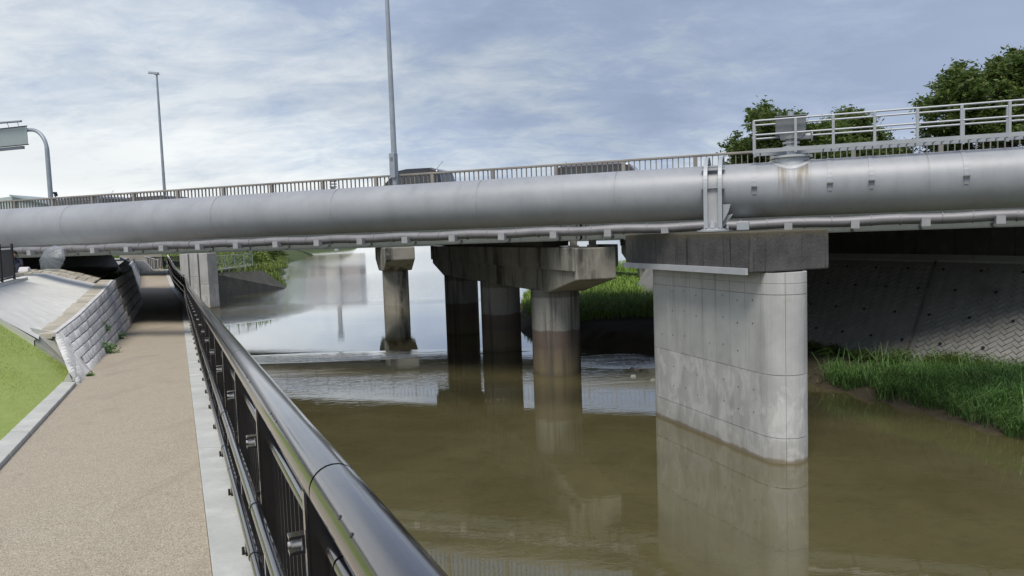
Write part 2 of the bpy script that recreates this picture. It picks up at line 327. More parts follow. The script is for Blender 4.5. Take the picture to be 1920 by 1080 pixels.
# ---------------------------------------------------------------- helpers
def V3(*a): return Vector(a)
TH = math.atan(0.35)
U = V3(math.cos(TH), -math.sin(TH), 0); Vd = V3(math.sin(TH), math.cos(TH), 0)
def W(u, v, z): return U*u + Vd*v + V3(0, 0, z)
BR = -TH                                      # rotation of the bridge frame about z
WM = {}
def rotz(a): return Matrix.Rotation(a, 4, 'Z')
def put(o, parent, mat4):
    WM[o.name] = mat4
    if parent is not None:
        o.parent = parent; o.matrix_basis = WM[parent.name].inverted() @ mat4
    else: o.matrix_basis = mat4
def thing(name, label, cat, loc=(0, 0, 0), rz=0.0, group=None):
    o = bpy.data.objects.new(name, None); col.objects.link(o); o.empty_display_size = 0.2
    put(o, None, Matrix.Translation(Vector(loc)) @ rotz(rz))
    o['label'] = label; o['category'] = cat
    if group: o['group'] = group
    return o
def tag(o, label, cat, group=None):
    o['label'] = label; o['category'] = cat
    if group: o['group'] = group
    return o
class MB:
    def __init__(s): s.v = []; s.f = []
    def quad(s, *p):
        n = len(s.v); s.v += [tuple(x) for x in p]; s.f.append(tuple(range(n, n+len(p)))); return s
    def hexa(s, P):                            # 8 points: bottom 4 ccw, top 4 ccw
        n = len(s.v); s.v += [tuple(x) for x in P]
        s.f += [(n+3, n+2, n+1, n), (n+4, n+5, n+6, n+7)] + [(n+i, n+(i+1) % 4, n+4+(i+1) % 4, n+4+i) for i in range(4)]
        return s
    def box(s, x0, x1, y0, y1, z0, z1, M4=None):
        P = [V3(x, y, z) for z in (z0, z1) for x, y in ((x0, y0), (x1, y0), (x1, y1), (x0, y1))]
        if M4: P = [M4 @ p for p in P]
        return s.hexa(P)
    def tube(s, a, b, r, r2=None, n=10, cap=True):
        a, b = Vector(a), Vector(b); r2 = r if r2 is None else r2
        d = (b-a).normalized(); x = d.orthogonal().normalized(); y = d.cross(x); k = len(s.v)
        for c, q in ((a, r), (b, r2)):
            for i in range(n):
                t = 2*math.pi*i/n; s.v.append(tuple(c + (x*math.cos(t)+y*math.sin(t))*q))
        s.f += [(k+i, k+(i+1) % n, k+n+(i+1) % n, k+n+i) for i in range(n)]
        if cap: s.f += [tuple(k+n-1-i for i in range(n)), tuple(k+n+i for i in range(n))]
        return s
    def sweep(s, pts, rs, n=10, cap=True):
        pts = [Vector(p) for p in pts]; rs = rs if isinstance(rs, (list, tuple)) else [rs]*len(pts); k = len(s.v); x = None
        for i, p in enumerate(pts):
            d = (pts[min(i+1, len(pts)-1)]-pts[max(i-1, 0)]).normalized()
            x = d.orthogonal().normalized() if x is None else (x-d*x.dot(d)).normalized(); y = d.cross(x)
            for j in range(n):
                t = 2*math.pi*j/n; s.v.append(tuple(p+(x*math.cos(t)+y*math.sin(t))*rs[i]))
        for i in range(len(pts)-1):
            s.f += [(k+i*n+j, k+i*n+(j+1) % n, k+(i+1)*n+(j+1) % n, k+(i+1)*n+j) for j in range(n)]
        if cap: m = k+(len(pts)-1)*n; s.f += [tuple(k+n-1-i for i in range(n)), tuple(m+i for i in range(n))]
        return s
    def prism(s, poly, off):                   # planar polygon of 3D points extruded by vector off
        k = len(s.v); m = len(poly); off = Vector(off)
        s.v += [tuple(Vector(p)) for p in poly] + [tuple(Vector(p)+off) for p in poly]
        s.f += [tuple(k+m-1-i for i in range(m)), tuple(k+m+i for i in range(m))] + [(k+i, k+(i+1) % m, k+m+(i+1) % m, k+m+i) for i in range(m)]
        return s
    def mesh(s, name, smooth=False, fix=True):
        me = bpy.data.meshes.new(name); me.from_pydata(s.v, [], s.f)
        if fix:
            import bmesh
            bm = bmesh.new(); bm.from_mesh(me); bmesh.ops.recalc_face_normals(bm, faces=bm.faces); bm.to_mesh(me); bm.free()
        if smooth:
            for p in me.polygons: p.use_smooth = True
            me.set_sharp_from_angle(angle=math.radians(35))
        return me
def obj(name, mb, mat, parent=None, mat4=None, smooth=False, bevel=0.0, local=False, fix=True):
    """mb in WORLD coordinates unless local=True (then in the frame of mat4)"""
    mat4 = mat4 or (WM[parent.name] if parent is not None else Matrix())
    if not local and isinstance(mb, MB):
        inv = mat4.inverted(); mb.v = [tuple(inv @ Vector(p)) for p in mb.v]
    me = mb.mesh(name, smooth, fix) if isinstance(mb, MB) else mb
    if mat is not None and not me.materials: me.materials.append(M[mat])
    o = bpy.data.objects.new(name, me); col.objects.link(o); put(o, parent, mat4)
    if bevel:
        b = o.modifiers.new('bevel', 'BEVEL'); b.width = bevel; b.segments = 2; b.limit_method = 'ANGLE'
    return o
def struct(name, mb, mat, **k):
    o = obj(name, mb, mat, **k); o['kind'] = 'structure'; return o
def T(p): return Matrix.Translation(Vector(p))
def npmesh(name, verts, faces, mat, tint=None):
    """verts (n,3), faces (m,k) arrays"""
    me = bpy.data.meshes.new(name); n, (m, k) = len(verts), faces.shape
    me.vertices.add(n); me.vertices.foreach_set('co', np.asarray(verts, np.float32).ravel())
    me.loops.add(m*k); me.loops.foreach_set('vertex_index', faces.astype(np.int32).ravel())
    me.polygons.add(m); me.polygons.foreach_set('loop_start', np.arange(0, m*k, k, dtype=np.int32))
    me.update(calc_edges=True)
    if tint is not None:
        a = me.attributes.new('tint', 'FLOAT', 'POINT'); a.data.foreach_set('value', np.asarray(tint, np.float32))
    me.materials.append(M[mat]); return me
def blades(P, hgt, wid, lean=0.5, seed=0):
    """grass ribbons rooted at P (n,3): three segments, bending over"""
    r = np.random.default_rng(seed); n = len(P)
    az = r.uniform(0, 2*np.pi, n); h = hgt*r.uniform(0.55, 1.25, n); w = wid*r.uniform(0.6, 1.3, n); L = lean*r.uniform(0.2, 1.3, n)*h
    d = np.stack([np.cos(az), np.sin(az), 0*az], 1); s = np.stack([-np.sin(az), np.cos(az), 0*az], 1)
    V = np.zeros((n, 7, 3)); lv = [(0, 0, 1), (0.42, 0.14, 0.9), (0.8, 0.5, 0.6)]
    for i, (a, b, ww) in enumerate(lv):
        c = P + d*(L*b)[:, None] + np.array([0, 0, 1])*(h*a)[:, None]
        V[:, 2*i] = c - s*(w*ww/2)[:, None]; V[:, 2*i+1] = c + s*(w*ww/2)[:, None]
    V[:, 6] = P + d*L[:, None] + np.array([0, 0, 1])*(h*(0.98-0.25*lean))[:, None]
    b0 = np.arange(n)[:, None]*7
    Fc = np.concatenate([b0+np.array([[0, 1, 3, 2]]), b0+np.array([[2, 3, 5, 4]]), b0+np.array([[4, 5, 6, 6]])])
    tint = np.repeat(np.clip(r.normal(0.45, 0.22, n), 0, 1), 7)
    # triangles for everything
    tri = np.concatenate([b0+np.array([[0, 1, 3]]), b0+np.array([[0, 3, 2]]), b0+np.array([[2, 3, 5]]), b0+np.array([[2, 5, 4]]), b0+np.array([[4, 5, 6]])])
    return V.reshape(-1, 3), tri, tint
def leaves(P, size, seed=0, flat=0.5):
    r = np.random.default_rng(seed); n = len(P)
    a = r.normal(size=(n, 3)); a[:, 2] *= flat; a /= np.linalg.norm(a, axis=1)[:, None]+1e-9
    b = np.cross(a, r.normal(size=(n, 3))); b /= np.linalg.norm(b, axis=1)[:, None]+1e-9
    s = size*r.uniform(0.6, 1.3, n)[:, None]
    V = np.stack([P-a*s, P+b*s*0.38, P+a*s, P-b*s*0.38], 1).reshape(-1, 3)
    Fc = np.arange(n)[:, None]*4+np.array([[0, 1, 2, 3]])
    tint = np.repeat(np.clip(r.normal(0.45, 0.25, n), 0, 1), 4)
    return V, Fc, tint

# ---------------------------------------------------------------- path frame
def zp(D):
    if D < 24: return 2.3-0.036*D
    if D < 35: return 1.436
    if D < 57: return 1.436+0.036*(D-35)
    return 2.228
def sh(D):
    if D < 34: return 0.0
    if D < 41: return -0.07*(D-34)
    return -0.49-0.036*(D-41)
def PP(D, t, dz=0.0):                            # point at depth D, lateral offset t right of the camera's line
    return V3(-0.447*D+t+sh(D), D, zp(D)+dz)
def strip(Ds, ts, zs):
    """surface over depth stations; ts, zs are functions or lists of cross-section points"""
    mb = MB(); rows = []
    for D in Ds:
        rows.append([PP(D, t(D) if callable(t) else t, 0) for t in ts])
        for p, z in zip(rows[-1], zs): p.z = z(D) if callable(z) else zp(D)+z
    for a, b in zip(rows, rows[1:]):
        for i in range(len(ts)-1): mb.quad(a[i], b[i], b[i+1], a[i+1])
    return mb
def zlip(D): return 3.1+0.01*min(D, 30)
def frange(a, b, s):
    n = int(round((b-a)/s)); return [a+(b-a)*i/n for i in range(n+1)]

# ================================================================= SETTING
def grid_terrain(name, x0, x1, y0, y1, step, fn, mat):
    xs = np.arange(x0, x1+1e-6, step); ys = np.arange(y0, y1+1e-6, step)
    X, Yg = np.meshgrid(xs, ys); Z = fn(X, Yg)
    nx, ny = len(xs), len(ys); i = (np.arange(ny-1)[:, None]*nx+np.arange(nx-1)[None, :]).ravel()
    Fc = np.stack([i, i+1, i+nx+1, i+nx], 1)
    me = npmesh(name, np.stack([X.ravel(), Yg.ravel(), Z.ravel()], 1), Fc, mat)
    for p in me.polygons: p.use_smooth = True
    o = bpy.data.objects.new(name, me); col.objects.link(o); WM[o.name] = Matrix(); o['kind'] = 'structure'; return o
def sdist(X, Yg, line, side):
    """distance to polyline, positive on the given side"""
    best = np.full(X.shape, 1e9); sg = np.ones(X.shape)
    for (ax, ay), (bx, by) in zip(line, line[1:]):
        ex, ey = bx-ax, by-ay; L = ex*ex+ey*ey
        t = np.clip(((X-ax)*ex+(Yg-ay)*ey)/L, 0, 1); qx, qy = ax+t*ex, ay+t*ey
        d = np.hypot(X-qx, Yg-qy); cr_ = ex*(Yg-ay)-ey*(X-ax)
        m = d < best; best = np.where(m, d, best); sg = np.where(m, np.sign(cr_), sg)
    return best*sg*side
def lump(X, Y, s, seed):
    r = np.random.default_rng(seed); Z = 0
    for k in range(7):
        a, b, p = r.normal(size=3); Z = Z+np.sin((X*a+Y*b)*s*(1+k*0.5)+p*6)/(1+k*0.5)
    return Z/3

struct('riverbed', MB().quad((-1500, -200, -1.2), (1500, -200, -1.2), (1500, 2500, -1.2), (-1500, 2500, -1.2)), 'soil', fix=False)
struct('river_water', MB().quad((-700, -60, 0), (700, -60, 0), (700, 1500, 0), (-700, 1500, 0)), 'water', fix=False)
RS = [(26, -40), (17, -6), (12.5, 5), (10.3, 9.5), (9.0, 13.0), (8.4, 15.4), (7.5, 18.1), (6.2, 20.9), (4.45, 23.4), (2.4, 26.2), (0.45, 29.8), (-0.1, 34), (0.1, 40), (0.9, 46), (5, 60), (14, 66), (30, 69), (70, 74), (120, 80)]
def zright(X, Y):
    d = sdist(X, Y, RS, -1) + 0.25*lump(X, Y, 1.9, 3)
    z = np.where(d > 0, 0.62*(1-np.exp(-np.maximum(d, 0)/0.9)), 0.8*d)
    hump = 0.75*np.exp(-(((X-5)/5)**2+((Y-42)/11)**2))
    return np.maximum(z+np.where(d > 0.5, hump, 0)+0.05*lump(X, Y, 3.0, 5), -1.1)
grid_terrain('river_bank', -6, 40, -8, 84, 0.4, zright, 'soil')
LS = [(-17.0, 60), (-19.6, 66.0), (-22, 72), (-27, 88), (-42, 140), (-58, 220), (-96, 335), (-86, 410), (-60, 600), (-40, 900)]
def zleft(X, Y):
    d = sdist(X, Y, LS, 1)+0.8*lump(X, Y, 0.35, 8)
    z = np.where(d > 0, 3.0*(1-np.exp(-np.maximum(d, 0)/4.0)), 0.6*d)
    return np.maximum(z+0.1*lump(X, Y, 1.2, 9), -1.1)
grid_terrain('left_bank', -140, -12, 66, 420, 2.0, zleft, 'bank')
struct('far_ground', MB().box(-1500, -138, 40, 2400, -1.1, 3.0).box(-138, 1500, 600, 2400, -1.1, 2.0).box(90, 1500, 84, 600, -1.1, 2.5).box(40, 1500, -200, 84, -1.1, 3.6), 'bank')

# ---- footpath, its kerbs, slopes
Dn = frange(-8, 57, 1.0)
struct('footpath', strip(Dn+[60, 66, 90], [lambda D: -1.70, lambda D: -1.1, lambda D: -0.5, lambda D: 0.08], [0, 0, 0, 0]), 'path', fix=False)
edge = bpy.data.objects.new('path_kerb', None); col.objects.link(edge); put(edge, None, Matrix()); edge['kind'] = 'structure'
D = -7.0
while D < 56:
    D1 = D+2.0-0.012; a, b, c, d = PP(D, 0.083), PP(D, 0.52), PP(D1, 0.52), PP(D1, 0.083)
    e = 0.035; lift = V3(0, 0, e+random.uniform(-0.004, 0.004)); dn = V3(0, 0, -0.15)
    obj('kerb_stone', MB().hexa([a+dn, b+dn, c+dn, d+dn, a+lift, b+lift, c+lift, d+lift]), 'kerb', edge, bevel=0.006)
    D += 2.0
edge2 = bpy.data.objects.new('turf_kerb', None); col.objects.link(edge2); put(edge2, None, Matrix()); edge2['kind'] = 'structure'
D = -7.0
while D < 11.4:
    D1 = min(D+0.98, 11.6); a, b, c, d = PP(D, -1.93), PP(D, -1.703), PP(D1, -1.703), PP(D1, -1.93)
    lift = V3(0, 0, 0.05+random.uniform(-0.003, 0.003)); dn = V3(0, 0, -0.15)
    obj('kerb_stone', MB().hexa([a+dn, b+dn, c+dn, d+dn, a+lift, b+lift, c+lift, d+lift]), 'kerb', edge2, bevel=0.008); D += 1.0
# river wall below the railing
struct('river_wall', strip(frange(-8, 33, 1), [lambda D: 0.50, lambda D: 0.52], [-0.02, lambda D: -1.0]), 'slab')
# turf slope and plateau behind it
def tlow(D): return -1.93 if D < 11.6 else -1.93-0.02*(D-11.6)
tz = lambda D: zp(D)+0.02
me_t = strip(frange(-8, 13.2, 0.4), [tlow, lambda D: -2.4, lambda D: -2.9, lambda D: -3.4, lambda D: -3.9],
    [tz] + [(lambda k: (lambda D: tz(D)+(zlip(D)-tz(D))*k + 0.012*math.sin(D*2.1+k*9)))(k) for k in (0.24, 0.49, 0.745, 1.0)])
struct('turf_slope', me_t, 'turf', smooth=True)
rng_t = np.random.default_rng(5); nb = 26000
Dq = rng_t.uniform(3.5, 13.1, nb); k = rng_t.uniform(0, 1, nb); tt = -1.95-k*1.93
zb = np.array([tz(d)+(zlip(d)-tz(d))*q for d, q in zip(Dq, k)])
Vt, Ft, ti = blades(np.stack([-0.447*Dq+tt, Dq, zb], 1), 0.022, 0.006, 0.8, 4)
M['turfblade'] = leafy('turf_blades', [(0.0, (0.30, 0.41, 0.08)), (0.5, (0.41, 0.51, 0.13)), (1.0, (0.55, 0.62, 0.24))])
o = bpy.data.objects.new('turf_grass', npmesh('turf_grass', Vt, Ft, 'turfblade', ti)); col.objects.link(o); WM[o.name] = Matrix()
tag(o, 'short bright green turf covering the slope left of the path', 'turf'); o['kind'] = 'stuff'
# wall top height and positions
def zw(D):
    xs = [(11.6, 1.93), (13.4, 2.5), (15.2, 2.62), (18.8, 2.86), (24, 2.97), (45, 3.12), (60, 3.2)]
    for (a, p), (b, q) in zip(xs, xs[1:]):
        if D <= b: return p+(q-p)*max(0, (D-a)/(b-a))
    return 3.2
def tw(D):
    xs = [(11.6, -1.72), (13.4, -2.28), (15.2, -2.12), (18.8, -1.97), (24, -2.1), (60, -2.15)]
    for (a, p), (b, q) in zip(xs, xs[1:]):
        if D <= b: return p+(q-p)*max(0, (D-a)/(b-a))
    return -2.15
# concrete apron between wall coping and lip
Ds = frange(13.2, 22.5, 0.5)
struct('concrete_apron', strip(Ds, [lambda D: tw(D)-0.33, lambda D: -3.2, lambda D: -3.9, lambda D: -4.3, lambda D: -4.31, lambda D: -5.2],
   [lambda D: zw(D)+0.0, lambda D: zw(D)+(zlip(D)-zw(D))*0.5, zlip, lambda D: zlip(D)+0.01, lambda D: zlip(D)-0.1, lambda D: zlip(D)-0.1]), 'apron')
struct('apron_border', MB().hexa([PP(13.15, -1.96, 0.0), PP(13.4, -1.98, 0.0), V3(*PP(13.4, -3.9).xy, zlip(13)-0.03), V3(*PP(13.15, -3.9).xy, zlip(13)-0.03),
                                  PP(13.15, -1.96, 0.06), PP(13.4, -1.98, 0.06), V3(*PP(13.4, -3.9).xy, zlip(13)+0.04), V3(*PP(13.15, -3.9).xy, zlip(13)+0.04)]), 'kerb')
sk = MB(); tv = [-2.6, -3.2, -3.9]; zv = [zw(13.2), (zw(13.2)+zlip(13.2))/2, zlip(13.2)]
for i in range(2): sk.hexa([V3(*PP(d, t).xy, z+o_) for o_ in (-.5, .003) for d, t, z in ((13.14, tv[i], zv[i]), (13.14, tv[i+1], zv[i+1]), (13.22, tv[i+1], zv[i+1]), (13.22, tv[i], zv[i]))])
struct('apron_riser', sk, 'kerb')
# wedge of rougher slope beside the wall end
struct('wedge_slope', MB().quad(PP(13.2, -1.97, 0.0), PP(13.6, -1.97, 0.2), V3(*PP(13.6, -2.62).xy, zw(13.6)+.004), V3(*PP(13.2, -2.62).xy, zw(13.2)+.004)).quad(PP(13.14, -1.97, 0.03), V3(*PP(13.14, -2.62).xy, 1.9), V3(*PP(13.14, -2.62).xy, zw(13.2)), PP(13.2, -1.97, 0.08)).quad(PP(13.35, -1.98, 0.05), V3(*PP(13.6, -2.32).xy, zw(13.5)-0.01), V3(*PP(13.45, -2.75).xy, zw(13.5)+0.12)).quad(PP(11.7, -1.93, 0.02), PP(11.7, -1.74, 0.05), PP(13.4, -1.93, 0.24), PP(13.35, -1.98, 0.08)), 'rubble')
# plateau to the left, also under the bridges
pl = strip(frange(-8, 22.5, 1.5), [lambda D: -3.9, lambda D: -4.6, lambda D: -60], [lambda D: zlip(D)-0.004, lambda D: zlip(D)-0.05, lambda D: 3.3])
pl2 = strip(frange(22.5, 66, 1.5), [lambda D: tw(D)-0.6, lambda D: -4.3, lambda D: -60], [lambda D: zw(D)-0.03, lambda D: 3.12, lambda D: 3.1])
pl.f += [tuple(i+len(pl.v) for i in f) for f in pl2.f]; pl.v += pl2.v
struct('plateau', pl, 'slab')
# white lip kerb under the black panels
struct('lip_kerb', MB().hexa([PP(8, -4.25, 0), PP(8, -3.85, 0), PP(19.2, -3.85, 0), PP(19.2, -4.25, 0)]+[V3(*PP(d, t).xy, zlip(d)+0.05) for d, t in ((8, -4.25), (8, -3.85), (19.2, -3.85), (19.2, -4.25))]), 'apron')

# ---- leaning block wall left of the path
bw = thing('block_wall', 'pale ribbed concrete block wall leaning back along the left edge of the path into the underpass', 'retaining wall', PP(13.5, -1.7))
def wallpt(D, w, out=0.0):                        # w 0..1 up the face
    a = PP(D, -1.70, -0.02); b = V3(*PP(D, tw(D)).xy, zw(D))
    p = a.lerp(b, w); n = V3(0.913, 0.408, 0.25).normalized(); return p+n*out
obj('backing', (lambda mb: [mb.quad(wallpt(a, 0, -0.03), wallpt(a, 1, -0.03), wallpt(b, 1, -0.03), wallpt(b, 0, -0.03)) for a, b in zip(frange(11.6, 60, 1.2), frange(11.6, 60, 1.2)[1:])] and mb)(MB()), 'slab', bw, fix=False)
def rib_block(D0, D1, w0, w1, seed):
    r = random.Random(seed); mb = MB(); nr = 4; g = 0.012
    D0 += g; D1 -= g; dw = 0.012; w0 += dw; w1 -= dw
    pr = 0.012+r.uniform(-0.006, 0.010)
    prof = []
    for i in range(nr*2+1):
        prof.append((D0+(D1-D0)*i/(nr*2), pr+(0.050+r.uniform(-.02, .015) if i % 2 else 0)))
    k = 0
    for (a, oa), (b, ob) in zip(prof, prof[1:]):
        mb.quad(wallpt(a, w0, oa*.6), wallpt(b, w0, ob*.6), wallpt(b, w1, ob), wallpt(a, w1, oa))
    n = len(prof)
    top = [wallpt(a, w1, oa) for a, oa in prof]; bot = [wallpt(a, w0, oa*.6) for a, oa in prof]
    mb.quad(*top, wallpt(D1, w1, -0.03), wallpt(D0, w1, -0.03)); mb.quad(*bot, wallpt(D1, w0, -0.03), wallpt(D0, w0, -0.03))
    mb.quad(wallpt(D0, w0, -0.03), bot[0], top[0], wallpt(D0, w1, -0.03)); mb.quad(bot[-1], wallpt(D1, w0, -0.03), wallpt(D1, w1, -0.03), top[-1])
    return mb
cnt = 0; D = 11.7; j = 0
while D < 50 and cnt < 297:
    L = 0.43 if D < 24 else 1.25; nrow = (6 if D < 24 else 5) if D > 13.3 else 2
    for r_ in range(nrow):
        off = (L*0.5 if r_ % 2 else 0)
        obj('wall_block', rib_block(D+off*0.999, D+L+off*0.999, r_/nrow, (r_+1)/nrow, j), 'block', bw, fix=True); j += 1; cnt += 1
    D += L
# coping strip and sandy edging stones along the top
cp = MB()
for a, b in zip(frange(13.4, 24, 0.5), frange(13.4, 24, 0.5)[1:]):
    f = lambda D, dt, dz: V3(*PP(D, tw(D)+dt).xy, zw(D)+dz)
    cp.hexa([f(a, 0.03, -0.05), f(b, 0.03, -0.05), f(b, -0.06, -0.05), f(a, -0.06, -0.05), f(a, 0.03, 0.025), f(b, 0.03, 0.025), f(b, -0.06, 0.025), f(a, -0.06, 0.025)])
obj('coping_strip', cp, 'block', bw)
D = 13.45
while D < 24.5:
    D1 = D+0.36; f = lambda D, t, dz: V3(*PP(D, t).xy, zw(D)+dz); l = random.uniform(0.0, 0.018); g = 0.01
    obj('edging_stone', MB().hexa([f(D+g, tw(D)-0.07, -0.1), f(D1, tw(D1)-0.07, -0.1), f(D1, tw(D1)-0.42, -0.1), f(D+g, tw(D)-0.42, -0.1), f(D+g, tw(D)-0.07, l), f(D1, tw(D1)-0.07, l), f(D1, tw(D1)-0.42, l+.01), f(D+g, tw(D)-0.42, l+.01)]), 'sandstone', bw, bevel=0.008)
    D += 0.37
# cobbled band across the slope in front of the bridge
for rI in range(4):
    for cI in range(9):
        D = 22.45+rI*0.62; t = -2.56-cI*0.26; f = lambda D, t, dz: V3(*PP(D, t).xy, zw(D)+(zlip(D)-zw(D))*min(1, max(0, (-t-2.45)/1.45))+dz); l = random.uniform(0.02, 0.05)
        obj('edging_stone', MB().hexa([f(D, t, -.1), f(D+.6, t, -.1), f(D+.6, t-.25, -.1), f(D, t-.25, -.1), f(D, t, l), f(D+.6, t, l), f(D+.6, t-.25, l), f(D, t-.25, l)]), 'sandstone', bw, bevel=0.012)

# ---- block masonry revetment between path and water under the far end
rv = thing('stone_revetment', 'grey masonry revetment sloping from the railing down to the water beyond the underpass', 'revetment', PP(44, 1.2, -1))
def toe(D): return 0.55+max(0, D-32)*0.105
def revpt(D, w, out=0):
    a = PP(D, 0.54, 0); b = V3(*PP(D, toe(D)+0.35).xy, -0.3); p = a.lerp(b, w); return p+V3(0.6, 0.1, 0.75).normalized()*out
obj('backing', (lambda mb: [mb.quad(revpt(a, 0, -0.02), revpt(a, 1, -0.02), revpt(b, 1, -0.02), revpt(b, 0, -0.02)) for a, b in zip(frange(30, 56, 1), frange(30, 56, 1)[1:])] and mb)(MB()), 'rubble', rv, fix=False)
for i in range(40):
    for r_ in range(5):
        a = 31+i*0.6+(0.3 if r_ % 2 else 0); b = a+0.57; w0, w1 = r_/5+0.01, (r_+1)/5-0.01; o_ = random.uniform(0.02, 0.07)
        obj('stone', MB().hexa([revpt(a, w0, -.03), revpt(b, w0, -.03), revpt(b, w1, -.03), revpt(a, w1, -.03), revpt(a+.03, w0, o_), revpt(b-.03, w0, o_), revpt(b-.03, w1, o_), revpt(a+.03, w1, o_)]), 'rubble', rv)

# ---- right: patterned revetment wall
hb = [V3(13.6, 12.6, .55), V3(12.1, 14.4, .6), V3(10.9, 16.0, .6), V3(9.5, 17.9, .6), V3(8.3, 20.9, .6), V3(7.2, 24.5, .6), V3(6.2, 29, .6), V3(5.6, 36, .6)]
ht = [V3(16.2, 13.6, 2.95), V3(14.4, 15.6, 2.95), V3(12.75, 18.0, 2.95), V3(11.55, 20.1, 2.98), V3(9.9, 23.1, 3.0), V3(8.7, 27, 3.0), V3(7.8, 31, 3.0), V3(7.2, 37, 3.0)]
rw = thing('patterned_wall', 'dim sloping concrete wall with herringbone block pattern on the far right bank under the bridge', 'retaining wall', hb[3])
acc = [0]
for a, b in zip(hb, hb[1:]): acc.append(acc[-1]+((b-a).length+(ht[len(acc)]-ht[len(acc)-1]).length)/2)
def hpt(s, w, out=0.0):
    for i in range(len(acc)-1):
        if s <= acc[i+1] or i == len(acc)-2:
            f = (s-acc[i])/(acc[i+1]-acc[i]); break
    a = hb[i].lerp(hb[i+1], f); b = ht[i].lerp(ht[i+1], f)
    d = (hb[i+1]-hb[i]).normalized(); n = d.cross((b-a).normalized());
    if n.x > 0: n = -n
    return a.lerp(b, w/3.25)+n.normalized()*out
sheet = MB(); ss = frange(0, acc[-1], 0.5)
for a, b in zip(ss, ss[1:]): sheet.quad(hpt(a, -0.3, 0), hpt(b, -0.3, 0), hpt(b, 3.25, 0), hpt(a, 3.25, 0))
obj('wall_face', sheet, 'herring', rw, fix=False)
pcs = []; sz = 0.112; c45 = math.sqrt(.5); seam = acc[3]+0.05; smax = acc[5]+1
for m in range(-140, 180):
    for n_ in range(-90, 90):
        ox, oy = m+2*n_, m-2*n_
        for kind, (x0, x1, y0, y1) in enumerate(((0, 2, 0, 1), (2, 3, -1, 1))):
            xx, yy = ox+(x0+x1)/2, oy+(y0+y1)/2; s_ = (xx*c45-yy*c45)*sz; w_ = (xx*c45+yy*c45)*sz
            if 0.2 < s_ < smax and 0.14 < w_ < 3.0 and abs(s_-seam-0.0*w_) > 0.13:
                pcs.append((kind, ox+x0, ox+x1, oy+y0, oy+y1, s_, w_))
pcs.sort(key=lambda p: -1/(hpt(p[5], p[6])-V3(0, 0, 4)).length)
def hpiece(mb, p):
    kind, x0, x1, y0, y1 = p[:5]; g = 0.05
    cs = []
    for (x, y) in ((x0+g, y0+g), (x1-g, y0+g), (x1-g, y1-g), (x0+g, y1-g)):
        cs.append(((x*c45-y*c45)*sz, (x*c45+y*c45)*sz))
    hi = (0.034, 0.006) if kind == 0 else (0.008, 0.022)
    hs = [hi[0], hi[1], hi[1], hi[0]] if kind == 0 else [hi[1], hi[1], hi[0], hi[0]]
    return mb.hexa([hpt(s, w, -0.005) for s, w in cs]+[hpt(s, w, h) for (s, w), h in zip(cs, hs)])
for p in pcs[:290]: obj('wall_block', hpiece(MB(), p), 'herring', rw)
mb = MB()
for p in pcs[290:]: hpiece(mb, p)
o = obj('wall_blocks', mb, 'herring', rw); o['kind'] = 'stuff'
sm = MB().hexa([hpt(seam-.03, 0, .03), hpt(seam+.03, 0, .03), hpt(seam+.03, 3.25, .03), hpt(seam-.03, 3.25, .03), hpt(seam-.03, 0, .05), hpt(seam+.03, 0, .05), hpt(seam+.03, 3.25, .05), hpt(seam-.03, 3.25, .05)])
obj('joint_strip', sm, 'oldwall', rw)
wh = MB().tube((0, 0, 0), (0, 0, 0.012), 0.04, n=10).mesh('weep_hole'); wh.materials.append(M['holeblack'])
for w_ in (0.55, 1.35, 2.15, 2.8):
    for i in range(14):
        s_ = 1.0+i*0.95+(0.45 if w_ in (1.35, 2.8) else 0)
        if s_ > acc[5]: continue
        a = hpt(s_, w_, 0.05); n = (hpt(s_, w_, 1.0)-hpt(s_, w_, 0)).normalized()
        obj('weep_hole', wh, None, rw, T(a) @ n.to_track_quat('Z', 'Y').to_matrix().to_4x4())
cpn = MB()
for a, b in zip(ss, ss[1:]): cpn.hexa([hpt(a, 3.1, 0.0), hpt(b, 3.1, 0.0), hpt(b, 3.25, 0.0), hpt(a, 3.25, 0.0), hpt(a, 3.1, .06), hpt(b, 3.1, .06), hpt(b, 3.3, .06), hpt(a, 3.3, .06)])
obj('coping', cpn, 'slab', rw)
# shelf behind the wall top, embankments
sf = MB()
for i in range(len(ht)-1): sf.quad(ht[i]+V3(0, 0, -.02), ht[i+1]+V3(0, 0, -.02), ht[i+1]+V3(60, 20, -.02), ht[i]+V3(60, 20, -.02))
struct('right_shelf', sf, 'slab', fix=False)
abp = [(p+V3(1.5, .55, 0)) for p in ht if (p+V3(1.5, .55, 0)).dot(Vd) > 19.2]
abw = MB(); abp.insert(0, abp[0]+(abp[0]-abp[1])*.35)
for a, b in zip(abp, abp[1:]): abw.hexa([a+V3(0, 0, -.1), b+V3(0, 0, -.1), b+V3(.5, .2, -.1), a+V3(.5, .2, -.1), V3(*a.xy, 4.55), V3(*b.xy, 4.55), V3(*b.xy, 4.55)+V3(.5, .2, 0), V3(*a.xy, 4.55)+V3(.5, .2, 0)])
struct('bridge_abutment', abw, 'oldwall')
struct('right_embankment', MB().hexa([W(9.5, 19.5, 0), W(80, 19.5, 0), W(80, 31.2, 0), W(9.5, 31.2, 0), W(9.5, 19.5, 4.1), W(80, 19.5, 4.1), W(80, 31.2, 4.1), W(9.5, 31.2, 4.1)])
       .hexa([W(2.0, 33.5, 0), W(80, 33.5, 0), W(80, 75, 0), W(2.0, 75, 0), W(4.5, 34.5, 3.9), W(80, 34.5, 4.2), W(80, 72, 4.2), W(6.0, 72, 3.9)]), 'bank')
